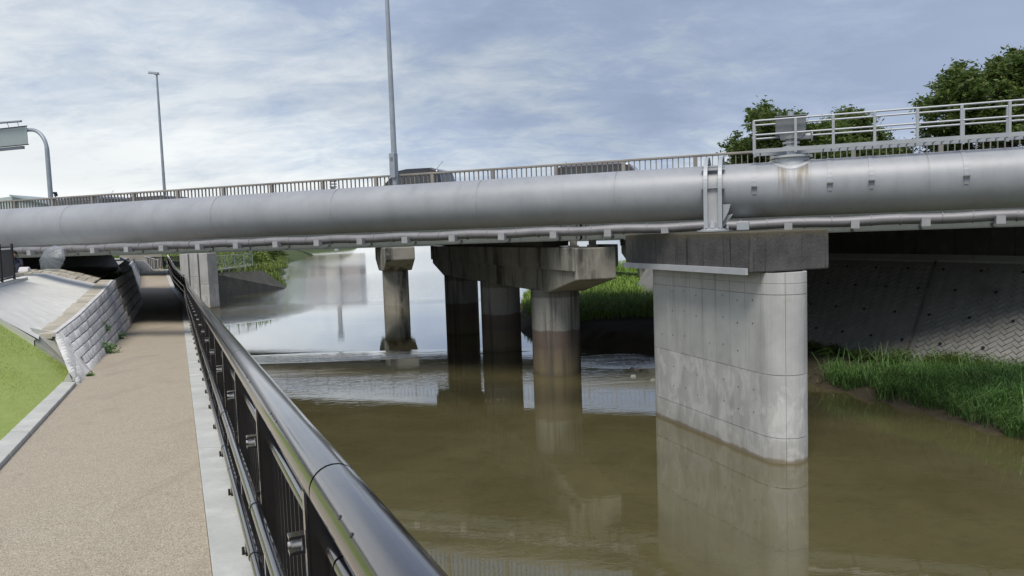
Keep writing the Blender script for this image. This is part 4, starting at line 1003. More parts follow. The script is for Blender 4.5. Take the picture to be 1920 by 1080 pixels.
# ================================================================= LEFT SIDE THINGS
bf = thing('panel_fence', 'low black solid panel fence on short posts at the left edge above the concrete slope', 'fence', V3(*PP(16, -4.05).xy, zlip(16)))
def lipp(D, t, z): p = PP(D, t); return V3(p.x, p.y, z)
Dps = [18.3, 17.0, 15.2, 13.4, 11.6, 9.8]
for d in Dps: obj('post', MB().tube(lipp(d, -4.0, zlip(d)), lipp(d, -4.0, zlip(d)+.92), .03, n=8), 'panelblack', bf)
for a, b in zip(Dps, Dps[1:]):
    A8 = [lipp(d, t, zlip(d)+z) for z in (.14, .78) for d, t in ((a-.04, -3.985), (b+.04, -3.985), (b+.04, -4.015), (a-.04, -4.015))]
    obj('panel', MB().hexa(A8), 'panelblack', bf)
    for z in (.10, .84): obj('rail', MB().tube(lipp(a, -4.0, zlip(a)+z), lipp(b, -4.0, zlip(b)+z), .018, n=8), 'panelblack', bf)

# person sitting behind the lip, transparent umbrella, bags
def seated_person(base, face):
    r = thing('person', 'person in dark navy clothes sitting atop the concrete slope beside the umbrella', 'person', base, face)
    J = {'pel': (0, 0, .12, .13), 'sp': (.02, 0, .27, .12), 'ch': (.05, 0, .42, .14), 'nk': (.08, 0, .53, .055), 'hd': (.10, 0, .60, .075), 'ht': (.10, 0, .70, .085),
         'ls': (.06, .17, .47, .06), 'le': (.20, .22, .30, .045), 'lw': (.36, .10, .30, .035), 'lh': (.42, .06, .30, .035),
         'rs': (.06, -.17, .47, .06), 're': (.20, -.22, .30, .045), 'rw': (.36, -.10, .30, .035), 'rh': (.42, -.06, .30, .035),
         'lk': (.36, .16, .36, .075), 'la': (.52, .15, .06, .045), 'lt': (.64, .16, .03, .035), 'lp': (.04, .10, .13, .09),
         'rk': (.36, -.16, .36, .075), 'ra': (.52, -.15, .06, .045), 'rtt': (.64, -.16, .03, .035), 'rp': (.04, -.10, .13, .09)}
    E_ = [('pel', 'sp'), ('sp', 'ch'), ('ch', 'nk'), ('nk', 'hd'), ('hd', 'ht'), ('ch', 'ls'), ('ls', 'le'), ('le', 'lw'), ('lw', 'lh'), ('ch', 'rs'), ('rs', 're'), ('re', 'rw'), ('rw', 'rh'),
          ('pel', 'lp'), ('lp', 'lk'), ('lk', 'la'), ('la', 'lt'), ('pel', 'rp'), ('rp', 'rk'), ('rk', 'ra'), ('ra', 'rtt')]
    ks = list(J); me = bpy.data.meshes.new('body'); me.from_pydata([J[k][:3] for k in ks], [(ks.index(a), ks.index(b)) for a, b in E_], [])
    me.materials.append(M['cloth_navy']); o = bpy.data.objects.new('body', me); col.objects.link(o); put(o, r, WM[r.name])
    o.modifiers.new('skin', 'SKIN'); sv = me.skin_vertices[0].data
    for i, k in enumerate(ks): sv[i].radius = (J[k][3],)*2; sv[i].use_root = (k == 'pel')
    s = o.modifiers.new('sub', 'SUBSURF'); s.levels = 1; s.render_levels = 2
    def ball(name, c, rx, ry, rz_, mat):
        mb = MB(); n, m = 14, 8; L = WM[r.name]
        for i in range(m+1):
            ph = math.pi*i/m-math.pi/2
            for j in range(n): t = 2*math.pi*j/n; mb.v.append((c[0]+rx*math.cos(ph)*math.cos(t), c[1]+ry*math.cos(ph)*math.sin(t), c[2]+rz_*math.sin(ph)))
        for i in range(m):
            for j in range(n): mb.f.append((i*n+j, i*n+(j+1) % n, (i+1)*n+(j+1) % n, (i+1)*n+j))
        return obj(name, mb, mat, r, smooth=True, local=True)
    ball('face', (.125, 0, .655), .085, .078, .105, 'skin'); ball('hair', (.095, 0, .70), .105, .095, .10, 'hair'); ball('nose', (.212, 0, .645), .014, .012, .02, 'skin')
    for s_ in (-1, 1):
        ball('ear', (.115, .08*s_, .65), .018, .01, .026, 'skin')
        for f in range(5): obj('finger', MB().sweep([(.42, (.06+.0)*s_+(f-2)*.014, .30), (.455, .05*s_+(f-2)*.014, .295), (.475, .045*s_+(f-2)*.013, .275)], [.009, .008, .006], n=6), 'skin', r, local=True)
seated_person(V3(-15.7, 23.7, 3.25), math.radians(-70))
ub = thing('umbrella', 'open transparent plastic umbrella lying tilted on the ledge beside the seated person', 'umbrella', V3(-14.35, 23.4, 3.40))
c = V3(-14.4, 23.5, 3.70); ax = V3(-.25, -.85, .32).normalized(); xa = ax.orthogonal().normalized(); ya = ax.cross(xa)
mb = MB(); Rr = .50
def upt(k, i, m=6):
    a = 2*math.pi*k/8; f = i/m; rr = Rr*math.sin(f*1.15)/math.sin(1.15); d = .24*(math.cos(f*1.15)-math.cos(1.15))/(1-math.cos(1.15)); return c+(xa*math.cos(a)+ya*math.sin(a))*rr+ax*d
for k in range(8):
    for i in range(6): mb.quad(upt(k, i), upt(k, i+1), upt(k+1, i+1), upt(k+1, i))
obj('canopy', mb, 'plastic', ub, fix=False)
for k in range(8): obj('rib', MB().sweep([upt(k, i)-ax*.006 for i in range(7)], .0025, n=5), 'galv', ub)
obj('shaft', MB().tube(c+ax*.30, c-ax*.42, .006, n=6), 'galv', ub)
obj('handle', MB().sweep([c-ax*.42+xa*(.04-.04*math.cos(t))-ax*(.05*math.sin(t)) for t in frange(0, math.pi, .4)], .011, n=6), 'rubber', ub)
for i, (p, s_, lab) in enumerate(((V3(-15.1, 23.2, 3.37), (.16, .12, .16), 'white bag lying on the ledge left of the umbrella'), (V3(-16.5, 23.4, 3.36), (.07, .07, .18), 'small white carton standing behind the black panel fence'))):
    mb = MB(); a, b, h = s_; mb.hexa([p+V3(x, y, z) for x, y, z in ((-a, -b, 0), (a, -b, 0), (a, b, 0), (-a, b, 0), (-a*.8, -b*.5, h), (a*1.1, -b*.6, h*.8), (a*.8, b*.4, h), (-a*.9, b*.6, h*.9))])
    tag(obj('bag' if i == 0 else 'carton', mb, 'whitecloth', bevel=.03), lab, 'bag' if i == 0 else 'carton')

# weeds at the wall foot
def weed(p, r, n, lab, hgt=.25, grp=None):
    q = rng.normal(size=(n, 3))*[r*.45, r*.45, hgt*.35]+[p[0], p[1], p[2]+hgt*.45]; q[:, 2] = np.maximum(q[:, 2], p[2]+.02)
    Vt, Ft, ti = leaves(q, .035, int(p[1]*100)); me = npmesh('weed', Vt, Ft, 'grass', ti); o = bpy.data.objects.new('weed', me); col.objects.link(o); WM[o.name] = Matrix(); o['kind'] = 'stuff'
    return tag(o, lab, 'weed', grp)
weed(PP(16.2, -1.62), .2, 260, 'larger green weed tuft at the wall foot beside the path', .22)
weed(PP(19.7, -1.62), .15, 160, 'farther small weed at the wall foot nearer the underpass', .16)
weed(wallpt(17.6, .35, .03), .12, 120, 'small weed sprouting from the face of the block wall', .16)
weed(PP(12.6, -1.6), .06, 50, 'tiny weed at the near tip of the block wall', .05)

# beyond the underpass: white wing wall, black fence, slat fence
wl_ = thing('white_parapet', 'white painted concrete parapet with a dipped top at the far end of the path', 'wall', PP(55.5, -2.6))
def az(x, D, z):                                        # world point seen along a bearing: x is the tangent of the bearing
    return V3(x*D, D, z)
Dw = 56.5
tt_ = [(-.523, 3.35), (-.509, 2.95), (-.496, 3.02), (-.490, 3.0), (-.479, 2.25), (-.479, 2.0), (-.523, 2.0)]
obj('wall', MB().prism([az(x, Dw, z) for x, z in tt_], (-.1, .3, 0)), 'whitewall', wl_, bevel=.02)
gf = thing('black_gate', 'black slatted gate fence closing the far end of the path', 'gate', az(-.46, 58, 2.2))
for i in range(6): x = -.486+i*.0105; obj('post', MB().tube(az(x, 58, 2.2), az(x, 58, 3.25), .04, n=6), 'panelblack', gf)
for z in (2.35, 3.2): obj('rail', MB().tube(az(-.488, 58, z), az(-.432, 58, z), .03, n=6), 'panelblack', gf)
for i in range(28): x = -.486+i*.002; obj('slat', MB().box(-.03, .03, -.01, .01, 2.36, 3.18), 'panelblack', gf, T(az(x, 58.05, 0)), local=True)
sfn = thing('slat_fence', 'brownish upright slat fence behind the white parapet', 'fence', az(-.50, 62, 2.6))
for i in range(40): x = -.522+i*.0014; obj('slat', MB().box(-.035, .035, -.015, .015, 2.3, 4.3), 'housewall', sfn, T(az(x, 62, 0)), local=True)
for z in (2.9, 3.9): obj('rail', MB().tube(az(-.523, 62.06, z), az(-.465, 62.06, z), .03, n=6), 'bark', sfn)
st_ = thing('stair_rail', 'white stair railing beside the white parapet at the path end', 'handrail', az(-.475, 57, 2.2))
for i in range(7): x = -.489+i*.0028; obj('baluster', MB().tube(az(x, 57, 2.25), az(x, 57, 3.3-.05*i), .02, n=6), 'white_steel', st_)
obj('rail', MB().tube(az(-.490, 57, 3.32), az(-.471, 57, 2.98), .025, n=6), 'white_steel', st_)

# ================================================================= ON THE BRIDGE: LAMPS, SIGN, CARS
def lamp(u, v, zb, ztop, label, boxed, lean=0.0):
    r = thing('street_lamp', label, 'street lamp', W(u, v, zb), BR, 'street lamps on the road bridge')
    obj('pole', MB().sweep([W(u, v, zb+(ztop-zb)*f) for f in (0, .2, .4, .6, .8, 1)], [.085, .078, .07, .062, .054, .045], n=14), 'lamp_paint', r, smooth=True)
    if boxed:
        b = obj('control_box', bbox(MB(), u-.095, u+.07, v-.13, v+.08, 5.66, 6.34), 'lamp_paint', r, bevel=.012)
        obj('plate', bbox(MB(), u-.05, u+.02, v-.136, v-.131, 6.12, 6.22), 'cap', b)
    obj('base_flange', MB().tube(W(u, v, zb), W(u, v, zb+.03), .16, n=14), 'lamp_paint', r)
    h = obj('lamp_head', MB().hexa([W(u-.46, v-.13, ztop+.05), W(u+.12, v-.09, ztop-.06), W(u+.12, v+.09, ztop-.06), W(u-.46, v+.13, ztop+.05), W(u-.42, v-.10, ztop+.16), W(u+.10, v-.07, ztop+.07), W(u+.10, v+.07, ztop+.07), W(u-.42, v+.10, ztop+.16)]), 'lamp_paint', r, bevel=.02)
    obj('diffuser', MB().hexa([W(u-.42, v-.10, ztop+.02), W(u-.10, v-.08, ztop-.04), W(u-.10, v+.08, ztop-.04), W(u-.42, v+.10, ztop+.02), W(u-.42, v-.10, ztop+.045), W(u-.10, v-.08, ztop-.018), W(u-.10, v+.08, ztop-.018), W(u-.42, v+.10, ztop+.045)]), 'lens', h)
lamp(-9.80, VN-.25, 4.862, 12.6, 'tall grey lamp post with a control box rising at the near parapet', True)
# far side lamp: bearing -.4615 at v=30.6
def at_v(tanb, v): D = v/(math.cos(TH)+math.sin(TH)*tanb); p = V3(tanb*D, D, 0); return p.dot(U), D
u2, D2 = at_v(-.457, 31.0)
lamp(u2, 31.0, 4.862, 4+(316/1400)*D2*1.004, 'slim grey lamp post with an angled head on the far side of the road bridge', False)
ug, Dg = at_v(-.6085, 30.4)
gs = thing('sign_gantry', 'curved tubular sign gantry with the blank grey back of a road sign at far left', 'road sign', W(ug, 30.4, 4.71), BR)
zt = 4+(98+128)/1400*Dg
zk = 4+(472-285)/1400*Dg
rr = zt-zk
pts = [W(ug, 30.4, 4.71), W(ug, 30.4, zk-.8), W(ug, 30.4, zk)]+[W(ug-1.15*(1-math.cos(a)), 30.4, zk+rr*math.sin(a)) for a in frange(.2, math.pi/2, .2)]+[W(ug-6, 30.4, zt+.02)]
obj('pole', MB().sweep(pts, [.13, .12, .115]+[.10]*(len(pts)-4)+[.09], n=14), 'lamp_paint', gs, smooth=True)
us = ug-1.20
obj('sign_panel', bbox(MB(), us-3.4, us, 30.25, 30.29, zt-.78, zt+.18), 'sign_back', gs, bevel=.01)
obj('panel_frame', bbox(bbox(MB(), us-3.4, us+.03, 30.23, 30.31, zt-.82, zt-.782), us-3.4, us+.03, 30.23, 30.31, zt+.182, zt+.215), 'panelblack', gs)
obj('light_bar', MB().tube(W(us-3.2, 30.0, zt+.50), W(us-.02, 30.0, zt+.42), .06, n=8), 'lamp_paint', gs)
obj('lower_beam', bbox(MB(), us-3.3, us-.55, 30.35, 30.5, zt-.98, zt-.83), 'lamp_paint', gs)
for d in (.35, 1.1, 2.0): obj('hanger', MB().tube(W(us-d, 30.1, zt+.18), W(us-d, 30.0, zt+.47), .015, n=6), 'lamp_paint', gs)
ub_, _ = at_v(-.602, 31.0)
tcm = thing('roadside_camera', 'small dark hooded device on a thin post right of the sign gantry', 'camera', W(ub_, 31, 4.86), BR)
obj('post', MB().tube(W(ub_, 31, 4.86), W(ub_, 31, 7.15), .03, n=8), 'panelblack', tcm)
obj('hood', bbox(MB(), ub_-.22, ub_+.03, 30.9, 31.1, 7.12, 7.22), 'panelblack', tcm, bevel=.01)
obj('device', bbox(MB(), ub_-.02, ub_+.08, 30.92, 31.08, 6.98, 7.119), 'panelblack', tcm, bevel=.01)

def car(u, v, face, Lc, Wc, Hc, paint, label, van=False, group='cars driving over the bridge'):
    r = thing('car' if not van else 'van', label, 'car' if not van else 'van', W(u, v, 4.712), BR+(0 if face > 0 else math.pi), group)
    L4 = WM[r.name]; h = Lc/2; b = Hc*.52
    if van: body = [(-h, .32), (-h, b), (-h+.05, b+.04), (h-.55, b+.04), (h-.04, b*.92), (h, .5), (h-.03, .3)]; cab = [(-h+.03, b), (-h+.12, Hc-.06), (-h+.3, Hc), (h-1.35, Hc), (h-1.1, Hc-.05), (h-.42, b)]
    else: body = [(-h, .35), (-h+.02, b), (-h+.08, b+.04), (h-.95, b+.04), (h-.12, b*.82), (h, .55), (h-.03, .28)]; cab = [(-h+.05, b), (-h+.18, Hc-.1), (-h+.42, Hc-.01), (-h+1.3, Hc), (h-1.55, Hc-.05), (h-.85, b)]
    def loft(poly, w0, w1, zr0, zr1):
        mb = MB(); n = len(poly)
        hwf = lambda z: w0+(w1-w0)*max(0, min(1, (z-zr0)/(zr1-zr0)))
        for s in (-1, 1): mb.v += [(x, s*hwf(z), z) for x, z in poly]
        mb.f += [tuple(range(n)), tuple(reversed(range(n, 2*n)))]+[(i, (i+1) % n, n+(i+1) % n, n+i) for i in range(n)]
        return mb
    bo = obj('body', loft(body, Wc/2, Wc/2-.02, .3, b), paint, r, local=True, bevel=.06)
    ca = obj('cabin', loft(cab, Wc/2-.02, Wc/2-.14, b, Hc), paint, r, local=True, bevel=.05)
    hwf = lambda z: (Wc/2-.02)+(-.12)*(z-b)/(Hc-b)+.006
    x0, x1 = cab[1][0], cab[4][0]
    za, zb2 = b+.06, Hc-.14
    for s in (-1, 1):
        xs_ = [x0+.12, x0+.12+(x1-x0)*.33, x0+.12+(x1-x0)*.68, cab[-1][0]-.32]
        for i in range(3):
            xa_, xb = xs_[i]+.03, xs_[i+1]-.03; xt = xb if i < 2 else x1-.1
            obj('side_window', MB().hexa([(xa_, s*hwf(za)-s*.02, za), (xb, s*hwf(za)-s*.02, za), (xt, s*hwf(zb2)-s*.02, zb2), (xa_, s*hwf(zb2)-s*.02, zb2), (xa_, s*hwf(za), za), (xb, s*hwf(za), za), (xt, s*hwf(zb2), zb2), (xa_, s*hwf(zb2), zb2)]), 'glass', ca, local=True)
        m = obj('door_mirror', MB().box(cab[-1][0]-.25, cab[-1][0]-.13, s*(Wc/2+.08)-.06, s*(Wc/2+.08)+.06, b+.02, b+.16), paint, r, local=True, bevel=.02)
        obj('headlight', MB().box(h-.10, h-.005, s*(Wc/2-.22)-.12, s*(Wc/2-.22)+.12, .62, .74), 'lens', bo, local=True, bevel=.02)
        obj('tail_light', MB().box(-h-.008, -h+.06, s*(Wc/2-.14)-.06, s*(Wc/2-.14)+.06, .75, 1.0), 'redlens', bo, local=True, bevel=.01)
        for x in (-h+.62, h-.68):
            wz = obj('wheel', MB().tube((x, s*(Wc/2-.17), .28), (x, s*(Wc/2+.005), .28), .28, n=20), 'rubber', r, local=True, smooth=True)
            obj('rim', MB().tube((x, s*(Wc/2+.004), .28), (x, s*(Wc/2+.012), .28), .17, n=14), 'galv', wz, local=True)
    (xa_, z0), (xb, z1) = (cab[-1][0]-.02, b+.05), (cab[-2][0]+.02, Hc-.12)
    w0, w1 = Wc/2-.12, Wc/2-.22
    obj('windscreen', MB().hexa([(xa_-.03, -w0, z0), (xa_-.03, w0, z0), (xb-.03, w1, z1), (xb-.03, -w1, z1), (xa_+.02, -w0, z0), (xa_+.02, w0, z0), (xb+.03, w1, z1), (xb+.03, -w1, z1)]), 'greenglass', ca, local=True)
    obj('rear_window', MB().hexa([(cab[0][0]+.04, -w0, z0), (cab[0][0]+.04, w0, z0), (cab[1][0]+.04, w1, z1), (cab[1][0]+.04, -w1, z1), (cab[0][0]-.005, -w0, z0), (cab[0][0]-.005, w0, z0), (cab[1][0]-.015, w1, z1), (cab[1][0]-.015, -w1, z1)]), 'glass', ca, local=True)
    obj('antenna', MB().tube((-h+.5, 0, Hc-.02), (-h+.25, 0, Hc+.22), .006, n=5), 'rubber', r, local=True)
ZR = 4.712
ua, Da = at_v(-.108, 22.3)
car(ua-.75, 22.3, -1, 3.2, 1.48, 1.50, 'carblack', 'black compact car facing left beside the tall near lamp post')
ua, Da = at_v(.100, 27.8)
car(ua+1.0, 27.8, 1, 3.9, 1.68, 1.76, 'cardark', 'dark van facing right on the bridge in the far lane right of the lamp post', True)
ua, Da = at_v(-.47, 27.8)
car(ua+.3, 27.8, 1, 4.2, 1.70, 1.62, 'cardark', 'dark brown van behind the parapet at the foot of the far lamp post', True)
ua, Da = at_v(-.575, 22.4)
car(ua+.2, 22.4, -1, 4.0, 1.68, 1.30, 'cargrey', 'grey car on the bridge just right of the curved sign gantry')

# ================================================================= BACKGROUND THINGS
hs_ = thing('warehouse', 'pale green gabled warehouse roof showing above the bridge at far left', 'building', V3(-58, 75, 3))
w0_, d0_ = -70, 76
obj('wall', MB().prism([V3(-66, d0_, 2.5), V3(-46.8, d0_, 2.5), V3(-46.8, d0_, 8.6), V3(-50.0, d0_, 9.6), V3(-66, d0_, 8.2)], (0, 18, 0)), 'greenwall', hs_)
obj('roof', MB().hexa([V3(-50.2, d0_-.3, 9.6), V3(-46.0, d0_-.3, 8.5), V3(-46.0, d0_+18.3, 8.5), V3(-50.2, d0_+18.3, 9.6), V3(-50.2, d0_-.3, 9.75), V3(-46.0, d0_-.3, 8.62), V3(-46.0, d0_+18.3, 8.62), V3(-50.2, d0_+18.3, 9.75)]), 'sign_back', hs_)
for i in range(4): obj('window', MB().box(-62+i*3.5, -60.4+i*3.5, d0_-.06, d0_+.02, 5.6, 6.8), 'glass', hs_)
tw_ = thing('distant_mast', 'thin distant grey mast poking above the parapet left of the near lamp post', 'mast', V3(-34.9, 150, 2))
obj('shaft', MB().box(-35.25, -34.55, 149.7, 150.4, 2, 14.6), 'bracket', tw_)
for i in range(3): obj('platform', MB().box(-35.5, -34.3, 149.4, 150.6, 14.6+i*.55, 14.8+i*.55), 'lamp_paint', tw_)
fbld = thing('far_building', 'brown and cream apartment block far upstream, showing only as a reflection in the river', 'building', V3(-60, 250, 2))
obj('wall', MB().box(-71, -62, 250, 262, 1.5, 13.5), 'farwall', fbld); obj('stair_tower', MB().box(-62, -57.5, 250, 262, 1.5, 14.6), 'farcream', fbld)
obj('wing', MB().box(-57.5, -51, 252, 262, 1.5, 13.0), 'farwall', fbld)
for r_ in range(4):
    for i in range(3): obj('window', MB().box(-70.2+i*2.9, -68.6+i*2.9, 249.9, 250.05, 2.6+r_*2.8, 4.0+r_*2.8), 'glass', fbld)

# ================================================================= VEGETATION
def zr1(x, y): return float(zright(np.array([x]), np.array([y]))[0])
def scatter(n, x0, x1, y0, y1, cond, seed):
    r = np.random.default_rng(seed); X = r.uniform(x0, x1, n); Yy = r.uniform(y0, y1, n); m = cond(X, Yy); X, Yy = X[m], Yy[m]
    return X, Yy
def wall_side(X, Y):                                    # 1 where in front (river side) of the patterned wall base
    return sdist(X, Y, [(p.x, p.y) for p in hb], 1)
def add_blades(name, X, Y, h, w, lean, mat, seed, lab, cat='grass', zf=zright):
    P = np.stack([X, Y, zf(X, Y)-.01], 1); Vt, Ft, ti = blades(P, h, w, lean, seed)
    o = bpy.data.objects.new(name, npmesh(name, Vt, Ft, mat, ti)); col.objects.link(o); WM[o.name] = Matrix(); tag(o, lab, cat); o['kind'] = 'stuff'; return o
clump = lambda X, Y: lump(X, Y, 2.2, 21)
X, Y = scatter(150000, 6.5, 16, 6, 20.5, lambda X, Y: (sdist(X, Y, RS, -1) > .12+.22*clump(X, Y)) & (wall_side(X, Y) > -.1) & ((wall_side(X, Y) > np.clip((Y-14.5)*.45, 0, 1.3)) | (rng.uniform(0, 1, X.shape) < .10)) & (Y < 18.2+.5*clump(X*2, Y*2)) & (clump(X*1.7, Y*1.7) > -.75), 31)
add_blades('bank_grass', X, Y, .45, .016, 1.2, 'grass', 32, 'tall arching green grass covering the right bank in front of the patterned wall')
X, Y = scatter(9000, 6.5, 16, 8, 18.5, lambda X, Y: (sdist(X, Y, RS, -1) > .25) & (wall_side(X, Y) > .8) & (clump(X*3, Y*3) > .1), 131)
add_blades('tall_grass', X, Y, .70, .02, 1.3, 'grass', 132, 'longer pale blades standing out of the right bank grass')
X, Y = scatter(5000, 6.5, 16, 8, 20.5, lambda X, Y: (sdist(X, Y, RS, -1) > .02) & (sdist(X, Y, RS, -1) < .5), 133)
add_blades('dead_grass', X, Y, .16, .014, 2.2, 'deadgrass', 134, 'dry straw coloured litter along the muddy edge of the right bank')
X, Y = scatter(90000, -1, 16, 25, 62, lambda X, Y: (sdist(X, Y, RS, -1) > .6+.3*clump(X, Y)) & (Y > 29.0-.35*(X-1)+clump(X, Y)*.5), 33)
add_blades('meadow_grass', X, Y, .34, .03, .8, 'grass_far', 34, 'bright green meadow grass on the sandbar behind the bridge columns')
# taller stems on the skyline of the sandbar
X, Y = scatter(2600, 4, 12, 52, 60, lambda X, Y: sdist(X, Y, RS, -1) > .6, 35)
add_blades('reed_stems', X, Y, 1.1, .04, .5, 'grass_far', 36, 'taller pale reeds along the far edge of the sandbar')
# leafy weeds along the foot of the patterned wall
r_ = np.random.default_rng(41); Q = []
for i in range(70):
    s_ = r_.uniform(.5, acc[4]+.6); base_ = hpt(s_, 0, 0); off = r_.uniform(.05, .7); R_ = r_.uniform(.12, .32) if s_ < acc[3] else r_.uniform(.08, .16)
    d_ = V3(-.75, -.6, 0)*off; c_ = np.array([base_.x+d_.x, base_.y+d_.y, .55+R_*.55]); Q.append(c_+r_.normal(size=(int(900*R_/.2), 3))*[R_*.5, R_*.5, R_*.42])
Q = np.concatenate(Q); Q[:, 2] = np.maximum(Q[:, 2], .5)
Vt, Ft, ti = leaves(Q, .028, 42); o = bpy.data.objects.new('broadleaf_weeds', npmesh('broadleaf_weeds', Vt, Ft, 'leaf', ti)); col.objects.link(o); WM[o.name] = Matrix()
tag(o, 'dark leafy weeds growing along the foot of the patterned wall', 'weeds'); o['kind'] = 'stuff'
# left bank, far: grass and bushes
X, Y = scatter(60000, -60, -19, 56, 150, lambda X, Y: sdist(X, Y, LS, 1) > .3, 43)
def zl(X, Y): return np.where(Y > 67.5, zleft(X, Y), 1.9)
add_blades('far_bank_grass', X, Y, .5, .05, .7, 'bushleaf', 44, 'rough yellow green grass covering the left bank beyond the wing wall', zf=zl)
def bush(c, R, n, lab, size=.16, mat='bushleaf', grp='bushes on the far left bank', seed=0):
    r = np.random.default_rng(seed); k = 9; cs = r.normal(size=(k, 3))*[R*.5, R*.5, R*.25]+[0, 0, R*.5]
    q = np.concatenate([cs[i]+(lambda a: a/np.linalg.norm(a, axis=1)[:, None]*(R*.42*r.uniform(.6, 1.05, len(a)))[:, None])(r.normal(size=(n//k, 3))) for i in range(k)])
    q[:, 2] = np.maximum(q[:, 2], 0.02); Vt, Ft, ti = leaves(q, size, seed+1)
    t = thing('bush', lab, 'bush', c, 0, grp)
    m = npmesh('foliage', Vt, Ft, mat, ti); o = bpy.data.objects.new('foliage', m); col.objects.link(o); put(o, t, WM[t.name])
    mb = MB(); [mb.tube((0, 0, -.1), tuple(cs[i]), .03, .01, n=5) for i in range(k)]; obj('stems', mb, 'bark', t, local=True)
for i, (x, y, R) in enumerate(((-24.5, 70, 1.6), (-26.5, 77, 2.0), (-31, 92, 2.6), (-37, 112, 3.0), (-47, 150, 4.0), (-62, 210, 5.0), (-80, 270, 6))):
    bush(V3(x, y, 1.4), R, 5000, ['low bush at the tip of the wing wall', 'rounded bush just beyond the wing wall', 'broad bush overhanging the left bank', 'bush at the bend of the left bank', 'distant bush on the left bank', 'more distant bush cluster on the left bank', 'most distant bush cluster on the left bank under the bridge line'][i], .14+.03*i, seed=50+i)

def tree(base, height, width, spread, nleaf, label, lean=(0, 0), seed=1, size=.13, trunk_r=.22, squash=1.0):
    r = random.Random(seed); t = thing('tree', label, 'tree', base, 0, 'trees on the right bank beyond the bridge')
    mb = MB(); tips = []
    def grow(p, d, L, rad, lev):
        n = 4; pts = [p]; rs = [rad]
        for i in range(n):
            d = (d+V3(r.gauss(0, .13), r.gauss(0, .13), r.gauss(.02, .07))).normalized(); p = p+d*(L/n); pts.append(p); rs.append(rad*(1-.5*(i+1)/n))
            if lev >= 2: tips.append((p.copy(), lev))
        mb.sweep(pts, rs, n=7 if lev < 2 else 4, cap=False)
        if lev >= 4: return
        k = (5 if lev == 0 else 4 if lev < 3 else 3)
        for i in range(k):
            a = 2*math.pi*(i+r.random()*.7)/k; e = r.uniform(.45, 1.0) if lev == 0 else r.uniform(.3, .85)
            x = d.orthogonal().normalized(); y = d.cross(x)
            nd = (d*math.cos(e)+(x*math.cos(a)+y*math.sin(a))*math.sin(e)*spread).normalized(); nd.z = nd.z*squash+.1
            q = pts[-1] if i % 2 == 0 else pts[-2]
            grow(q, nd.normalized(), L*r.uniform(.60, .80), rad*.55, lev+1)
    grow(V3(0, 0, 0), V3(lean[0], lean[1], 1).normalized(), height*.30, trunk_r, 0)
    rg = np.random.default_rng(seed); T_ = np.array([tuple(p) for p, l in tips]); w = rg.integers(0, len(T_), nleaf)
    T_ -= [np.median(T_[:, 0])*0, 0, 0]; kz = (height-.2)/T_[:, 2].max(); kx = width/(T_[:, 0].max()-T_[:, 0].min()); K3 = np.array([kx, kx, kz]); T_ = T_*K3
    mb.v = [tuple(np.array(p)*K3) for p in mb.v]; obj('trunk', mb, 'bark', t, local=True, fix=False)
    w2 = rg.integers(0, len(T_), nleaf//3); w3 = np.array([min(range(0, len(T_), max(1, len(T_)//60)), key=lambda j: abs(np.linalg.norm(T_[j]-T_[a])-1.3)) for a in w2[:400]]); ff = rg.uniform(0, 1, (400, 1))
    cen = (T_[w2[:400]]*ff+T_[w3]*(1-ff)); cen = cen[rg.integers(0, 400, nleaf//3)]+rg.normal(size=(nleaf//3, 3))*[.28, .28, .2]
    q = T_[w]+rg.normal(size=(nleaf, 3))*[.20, .20, .13]*rg.uniform(.4, 1.6, size=(len(T_), 1))[w]
    q = np.concatenate([q, cen])
    top = q[:, 2].max(); Vt, Ft, ti = leaves(q, size, seed+9)
    o = bpy.data.objects.new('crown', npmesh('crown', Vt, Ft, 'leaf', ti)); col.objects.link(o); put(o, t, WM[t.name])
    print(label[:30], 'top', round(top, 1), 'x', round(q[:, 0].min(), 1), round(q[:, 0].max(), 1)); return t
tree(V3(18.1, 45, 4.0), 7.3, 11.0, 1.1, 46000, 'spreading cherry tree behind the boxed air valve', (0, 0), 21, .13, .2, .95)
tree(V3(21.9, 46, 4.0), 5.4, 6.5, 1.15, 14000, 'smaller loose tree right of the air valve with thin upswept branches', (.1, 0), 8, .13, .15, .8)
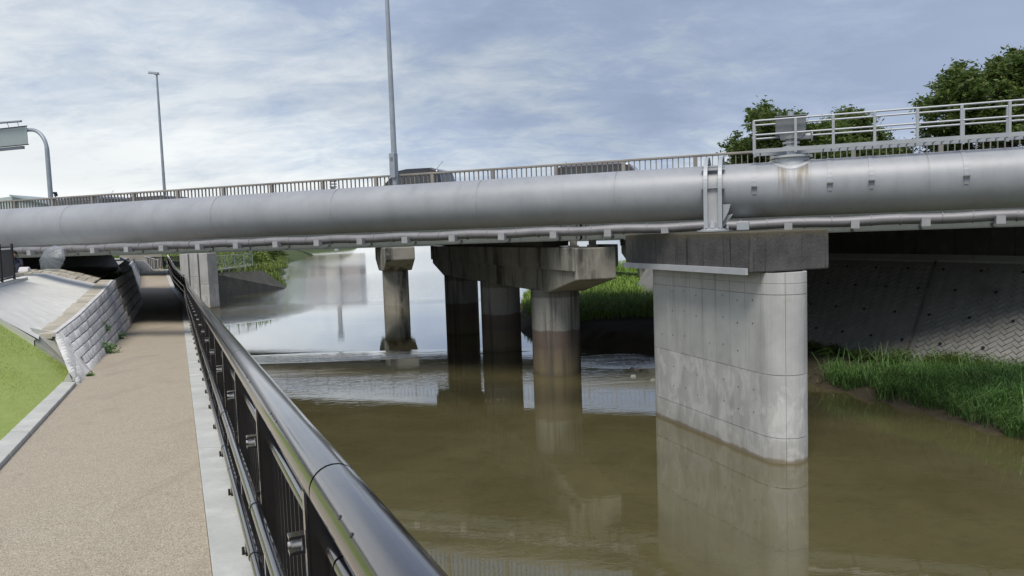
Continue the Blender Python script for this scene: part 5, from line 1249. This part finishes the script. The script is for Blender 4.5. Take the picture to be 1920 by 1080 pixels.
tree(V3(31.0, 45, 4.0), 10.1, 8.6, 1.05, 46000, 'large dense dark green tree at the right edge of the picture', (0, 0), 5, .15, .3, .9)
tree(V3(25.0, 47, 4.0), 3.4, 5.5, 1.3, 14000, 'low leafy tree seen through the parapet between the taller trees', (0, 0), 12, .11, .12, .6)
tree(V3(36, 47, 4.0), 9.4, 9.0, 1.1, 30000, 'dense tree partly out of the picture behind the large one', (0, 0), 15, .14, .3, .9)

# weed raft, stones in the water
X, Y = scatter(50, -.75, -.25, 17.6, 17.95, lambda X, Y: X > -9, 61)
o = add_blades('water_weed', X, Y, .10, .012, 1.2, 'deadgrass', 62, 'small tuft of weed sticking out of the water left of the pale pier', zf=lambda X, Y: X*0-.03); o['category'] = 'weed'
r_ = random.Random(5)
for i in range(14):
    if i < 16: x, y = r_.uniform(3.2, 4.6), r_.uniform(18.5, 22.0)
    else: x, y = [(2.1, 15.2), (-1.6, 13.5), (7.2, 17.4), (8.3, 14.9), (6.9, 12.0), (6.0, 10.5)][i-12]
    s_ = r_.uniform(.05, .11) if i < 16 else .04; mb = MB(); n = 7; k = [r_.uniform(.7, 1.2) for _ in range(n)]
    lo = [(x+s_*1.2*k[j]*math.cos(6.283*j/n), y+s_*k[j]*math.sin(6.283*j/n), -.05) for j in range(n)]; hi = [(x+s_*.7*k[j]*math.cos(6.283*j/n), y+s_*.6*k[j]*math.sin(6.283*j/n), s_*.45) for j in range(n)]
    mb.v = lo+hi; mb.f = [tuple(range(n, 2*n))]+[(j, (j+1) % n, n+(j+1) % n, n+j) for j in range(n)]
    o = obj('stone', mb, ['rubble', 'brownrock', 'rubble'][i % 3]); tag(o, 'small wet stone breaking the surface of the shoal left of the pale pier' if i < 16 else 'lone small stone showing at the surface of the open water', 'stone', 'stones on the shoal' if i < 16 else 'lone stones in the river')
grid_terrain('gravel_shoal', 3.0, 6.4, 17.0, 23.0, .2, lambda X, Y: .03*lump(X, Y, 3, 71)+.02-.55*((X-4.9)/1.7)**2*.12-.5*((Y-20.2)/2.6)**2*.10-.012, 'gravel')
